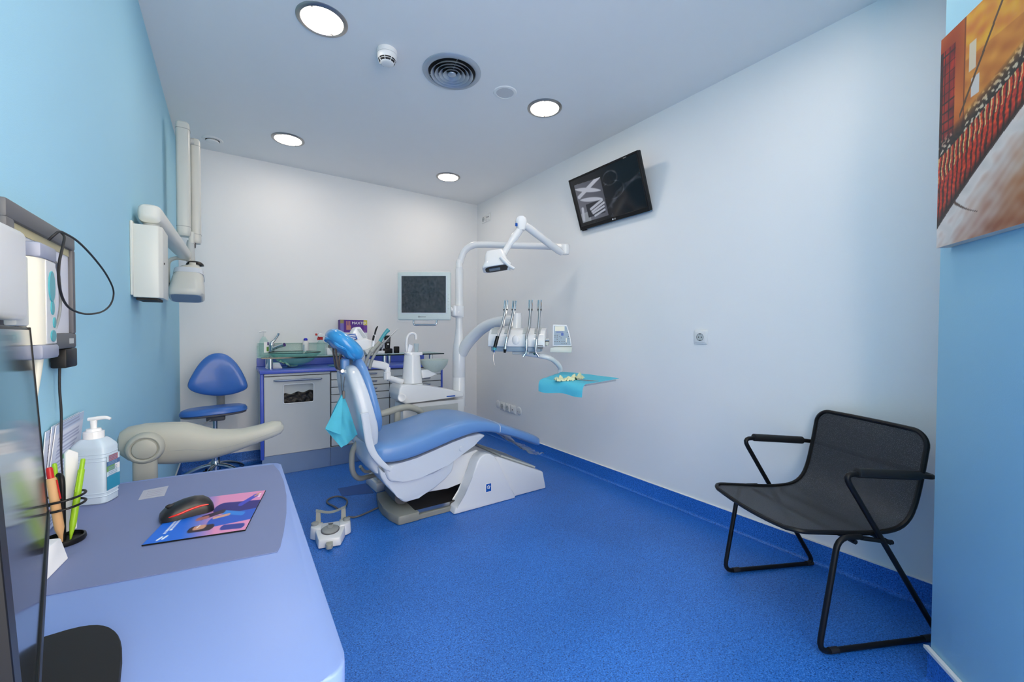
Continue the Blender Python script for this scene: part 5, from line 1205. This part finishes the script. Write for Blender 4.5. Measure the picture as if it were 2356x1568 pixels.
t = thing('instrument_tray', 'flat white instrument tray carried below the control panel', 'tray', tcn - Z_ * .014)
mk(B().prism([q - Z_ * .014 for q in tr], (0, 0, .010), .003, 2), 'tray_plate', 'pale_grey', t)
mk(B().tube(fillet([tr[3].lerp(tr[0], .5)] + tr + [tr[3].lerp(tr[0], .5)], .02, 4)[:-1], .006, 8, closed=True), 'tray_rim', 'white_gloss', t)
t = thing('tray_napkin', 'turquoise paper napkin draped over the instrument tray', 'napkin', tcn + Z_ * .006)
FL, FR, BR, BL = at(1243, 873, z=TZ + .007), at(1345, 884, z=TZ + .007), at(1425, 870, z=TZ + .007), at(1275, 853, z=TZ + .007)
BR.x = min(BR.x, 2.15); BL = V((1.87, 2.125, TZ + .016))
def drape(u, v):
    if v < .28:
        k = 1 - v / .28; p = FL.lerp(FR, u); out = V((-.96, -.20, 0))
        return p + out * (.016 * math.sin(min(1, k * 1.6) * math.pi / 2)) - Z_ * (.066 * k ** 1.3 + .004 * math.sin(u * 9)) + out * (.008 * math.sin(u * 8) * k)
    k = (v - .28) / .72; p = FL.lerp(FR, u).lerp(BL.lerp(BR, u), k)
    wob = .004 * noise.noise(V((u * 4, k * 4, 3))) + .006 * k * k * math.sin(u * 5) * .4
    return p + Z_ * (.004 + wob) - Z_ * (.012 * max(0, abs(u - .5) * 2 - .9) * 10 * .3)
mk(B().sheet(drape, 30, 30, .0008), 'sheet', 'napkin', t, 80)
G = 'rubber gloves on the tray'
def glove(cx, cy, a, s):
    o = at(cx, cy, z=TZ + .02); o.z = TZ + .012; ca, sa = math.cos(a), math.sin(a)
    def f_(u, v):
        x = (u - .5) * .15 * s; y = (v - .5) * .075 * s * (1 - .5 * u) ; h = .026 * max(0, 1 - (2 * v - 1) ** 2) * abs(.35 + 1.5 * noise.noise(V((u * 5 + cx, v * 4, 1)))) + .016 * abs(noise.noise(V((u * 11, v * 9, cx))))
        return V((o.x + ca * x - sa * y, o.y + sa * x + ca * y, o.z + h))
    return f_
tag(mk(B().sheet(glove(1299, 872, -.3, .8), 22, 14, .001), 'rubber_glove', 'glove', None, 80), 'crumpled pale yellow glove at the tray edge', 'glove', G)
tag(mk(B().sheet(glove(1330, 868, .5, 1.0), 22, 14, .001), 'rubber_glove', 'glove', None, 80), 'crumpled pale yellow glove beside the metal tweezers', 'glove', G)
t = thing('tweezers', 'thin steel tweezers lying on the turquoise tray napkin', 'tweezers', at(1352, 875, z=TZ + .016))
for k in (0, 3): mk(B().tube([at(1328, 870 + k, z=TZ + .022), at(1350, 874 + k * .5, z=TZ + .024), at(1377, 876, z=TZ + .016)], [.0022, .0022, .0012], 6), 'prong', 'steel', t)

# handpieces on their whip arms
def handpiece(label, path, kind):
    pts = [at(a, b_, d=dd_ + e) for a, b_, e in path]; t = thing('handpiece', label, 'handpiece', pts[-1])
    sm = catmull(pts, 5); mk(B().tube(sm, .0085 if kind != 'plain' else .009, 10), 'whip_arm', 'steel', t)
    top_ = pts[0]; s = e1
    for k in (-1, 1): mk(B().tube([top_ + s * (.010 * k) + Z_ * .004, pts[1] + s * (.010 * k), pts[1] + s * (.002 * k) - Z_ * .03], .0042, 8), 'clevis', 'chrome', t)
    mk(B().cyl(pts[1] - s * .014, pts[1] + s * .014, .006, n=12), 'pivot', 'steel_dark', t)
    mk(B().tube([pts[1] + e2 * -.012, pts[2].lerp(pts[1], .3) + e2 * -.03 + Z_ * -.03, pts[2] + e2 * -.05], .006, 8), 'support_strut', 'steel', t)
    return t, pts
t, p_ = handpiece('black-gripped syringe handpiece with thin hanging nozzle on the delivery unit', ((1165, 692, -.02), (1163, 712, -.03), (1154, 750, -.05), (1147, 770, -.075), (1143, 785, -.085)), 'black')
mk(B().tube([at(1145, 773, d=dd_ - .082), at(1138, 800, d=dd_ - .092)], .012, 14), 'grip', 'black_gloss', t)
mk(B().tube([at(1138.6, 799, d=dd_ - .092), at(1137.5, 805, d=dd_ - .092)], .013, 14), 'teal_ring', 'teal', t)
mk(B().tube([at(1137.5, 805, d=dd_ - .092), at(1136.5, 810, d=dd_ - .092)], [.012, .009], 14), 'head', 'chrome', t)
mk(B().tube(catmull([at(a, b_, d=dd_ - .092) for a, b_ in ((1137, 809), (1135, 820), (1136, 832), (1139, 841))], 5), [.003, .0022, .0015, .001], 8), 'nozzle', 'steel', t)
t, p_ = handpiece('straight steel handpiece with small dark tip beside the black-gripped one', ((1184, 693, -.02), (1182, 712, -.03), (1173, 752, -.05), (1168, 775, -.08), (1165, 788, -.088)), 'a')
mk(B().tube([at(1166.5, 775, d=dd_ - .088), at(1162, 803, d=dd_ - .094)], [.008, .012], 12), 'grip', 'chrome', t)
mk(B().tube([at(1162, 803, d=dd_ - .094), at(1161, 811, d=dd_ - .094)], [.011, .007], 12), 'tip', 'black', t)
G = 'angled steel handpieces on the delivery unit'
for lab, ox, hx2 in (('angled steel handpiece whose head points towards the black-gripped one', 0, -1), ('angled steel handpiece nearest the control panel with head turned to it', 22, 1)):
    t, p_ = handpiece(lab, ((1221 + ox * .95, 691, -.03), (1220.5 + ox * .95, 712, -.04), (1217 + ox * 1.0, 752, -.06), (1211 + ox * 1.12, 774, -.09), (1212 + ox * 1.03, 788, -.098)), 'a')
    mk(B().tube(catmull([at(a, b_, d=dd_ - .10) for a, b_ in ((1212 + ox * 1.03, 780), (1211 + ox, 797), (1210.5 + ox, 808), (1210.5 + ox + 5 * hx2 * .6, 816))], 5), [.008, .012, .009, .007], 12), 'grip', 'chrome', t)
    mk(B().tube([at(1210.5 + ox + 3 * hx2, 814, d=dd_ - .10), at(1210.5 + ox + 7 * hx2, 820, d=dd_ - .10)], [.008, .009], 12), 'head', 'chrome', t)
    mk(B().cyl(at(1206 + ox * 1.02, 811, d=dd_ - .085), at(1210 + ox * 1.02, 814, d=dd_ - .085), .010, n=12), 'coupling', mat('green_ring', (20, 90, 84), .3), t)

# ================================================================ VISITOR CHAIR
CO = V((1.666, .521, 0)); CFW = V((-.9, .436, 0)).normalized(); CWD = V((.436, .9, 0)).normalized()
def cp(u, w, z): return CO + CFW * u + CWD * w + Z_ * z
t = thing('visitor_chair', 'black metal armchair with perforated mesh seat beside the blue partition', 'chair', CO)
side = [(-.12, .392), (-.03, .396), (.038, .0095), (-.452, .0095), (-.045, .612), (-.36, .590)]
def side_path(w): return [cp(u, w, z) for u, z in side]
near = side_path(0); far = side_path(.48)
far[3] = cp(-.424, .48, .0095)
cross = [cp(-.425, .0, .580), cp(-.432, .24, .576), cp(-.425, .48, .580)]
path = near + cross + far[::-1]
mk(B().tube(fillet(path, .045, 5), .0092, 10), 'frame', 'black', t)
for w in (0, .48):
    o_ = mk(B().tube([cp(-.098, w, .6125), cp(-.10, w, .6125), cp(-.348, w, .5915), cp(-.35, w, .5915)], [.012, .0165, .0165, .012], 14), 'arm_pad', 'black_matte', t)
    for u in (-.02, -.40): mk(B().tube([cp(u - .016, w, .0105), cp(u + .016, w, .0105)], .0105, 10), 'foot_sleeve', 'rubber', t)
for u, z in ((-.10, .374), (-.24, .362)): mk(B().tube([cp(u, .0, z), cp(u, .48, z)], .008, 8), 'cross_bar', 'black', t)
mk(B().tube([cp(-.12, 0.0, .388), cp(-.245, .0, .364)], .008, 8), 'gusset', 'black', t)
prof = catmull([V((.120, .412, 0)), V((.10, .4155, 0)), V((.0, .407, 0)), (V((-.12, .396, 0))), V((-.22, .393, 0)), V((-.29, .402, 0)), V((-.335, .432, 0)), V((-.362, .485, 0)), V((-.384, .57, 0)), V((-.400, .65, 0)), V((-.415, .735, 0))], 6)
cum = [0]
for a, b_ in zip(prof, prof[1:]): cum.append(cum[-1] + (b_ - a).length)
TOT = cum[-1]
def prof_at(s):
    s = max(0, min(TOT, s))
    for i in range(len(cum) - 1):
        if s <= cum[i + 1]: return prof[i].lerp(prof[i + 1], (s - cum[i]) / max(1e-9, cum[i + 1] - cum[i]))
    return prof[-1]
RC = .055
def half_w(s):
    h = .222; e = min(s, TOT - s)
    if e < RC: h = h - RC + math.sqrt(max(0, RC * RC - (RC - e) ** 2))
    return h
def seatf(u, v):
    s = TOT * (.5 - .5 * math.cos(math.pi * v)); q = prof_at(s); w = (2 * u - 1) * half_w(s); sag = -.010 * (1 - (2 * u - 1) ** 2)
    k = min(1, max(0, (s - .30) / .15)); return cp(q.x + sag * k * 1.0, .24 + w, q.y + sag * (1 - k))
def mesh_material():
    m = bpy.data.materials.new('chair_mesh'); m.use_nodes = True; nt = m.node_tree; N = nt.nodes; L = nt.links; p = N['Principled BSDF']
    tc = N.new('ShaderNodeTexCoord'); v = N.new('ShaderNodeTexVoronoi'); v.inputs['Scale'].default_value = 330; L.new(tc.outputs['Object'], v.inputs['Vector'])
    r = N.new('ShaderNodeValToRGB'); r.color_ramp.elements[0].position = .25; r.color_ramp.elements[0].color = (.24, .24, .24, 1); r.color_ramp.elements[1].position = .45; r.color_ramp.elements[1].color = (0, 0, 0, 1)
    L.new(v.outputs[0], r.inputs[0]); t_ = N.new('ShaderNodeBsdfTransparent'); mx = N.new('ShaderNodeMixShader')
    L.new(r.outputs[0], mx.inputs[0]); L.new(p.outputs[0], mx.inputs[1]); L.new(t_.outputs[0], mx.inputs[2]); L.new(mx.outputs[0], N['Material Output'].inputs[0])
    p.inputs['Base Color'].default_value = lin((50, 52, 57)) + (1,); p.inputs['Roughness'].default_value = .6
    MATS['chair_mesh'] = m
mesh_material()
mk(B().sheet(seatf, 28, 60), 'mesh_seat', 'chair_mesh', t, 80)
edge = [seatf(0, k / 60) for k in range(61)] + [seatf(k / 10, 1) for k in range(1, 10)] + [seatf(1, 1 - k / 60) for k in range(61)] + [seatf(1 - k / 10, 0) for k in range(1, 10)]
ed = [edge[0]]
for q in edge[1:]:
    if (q - ed[-1]).length > .006: ed.append(q)
mk(B().tube(ed, .0085, 8, closed=True), 'seat_rim', 'black', t)
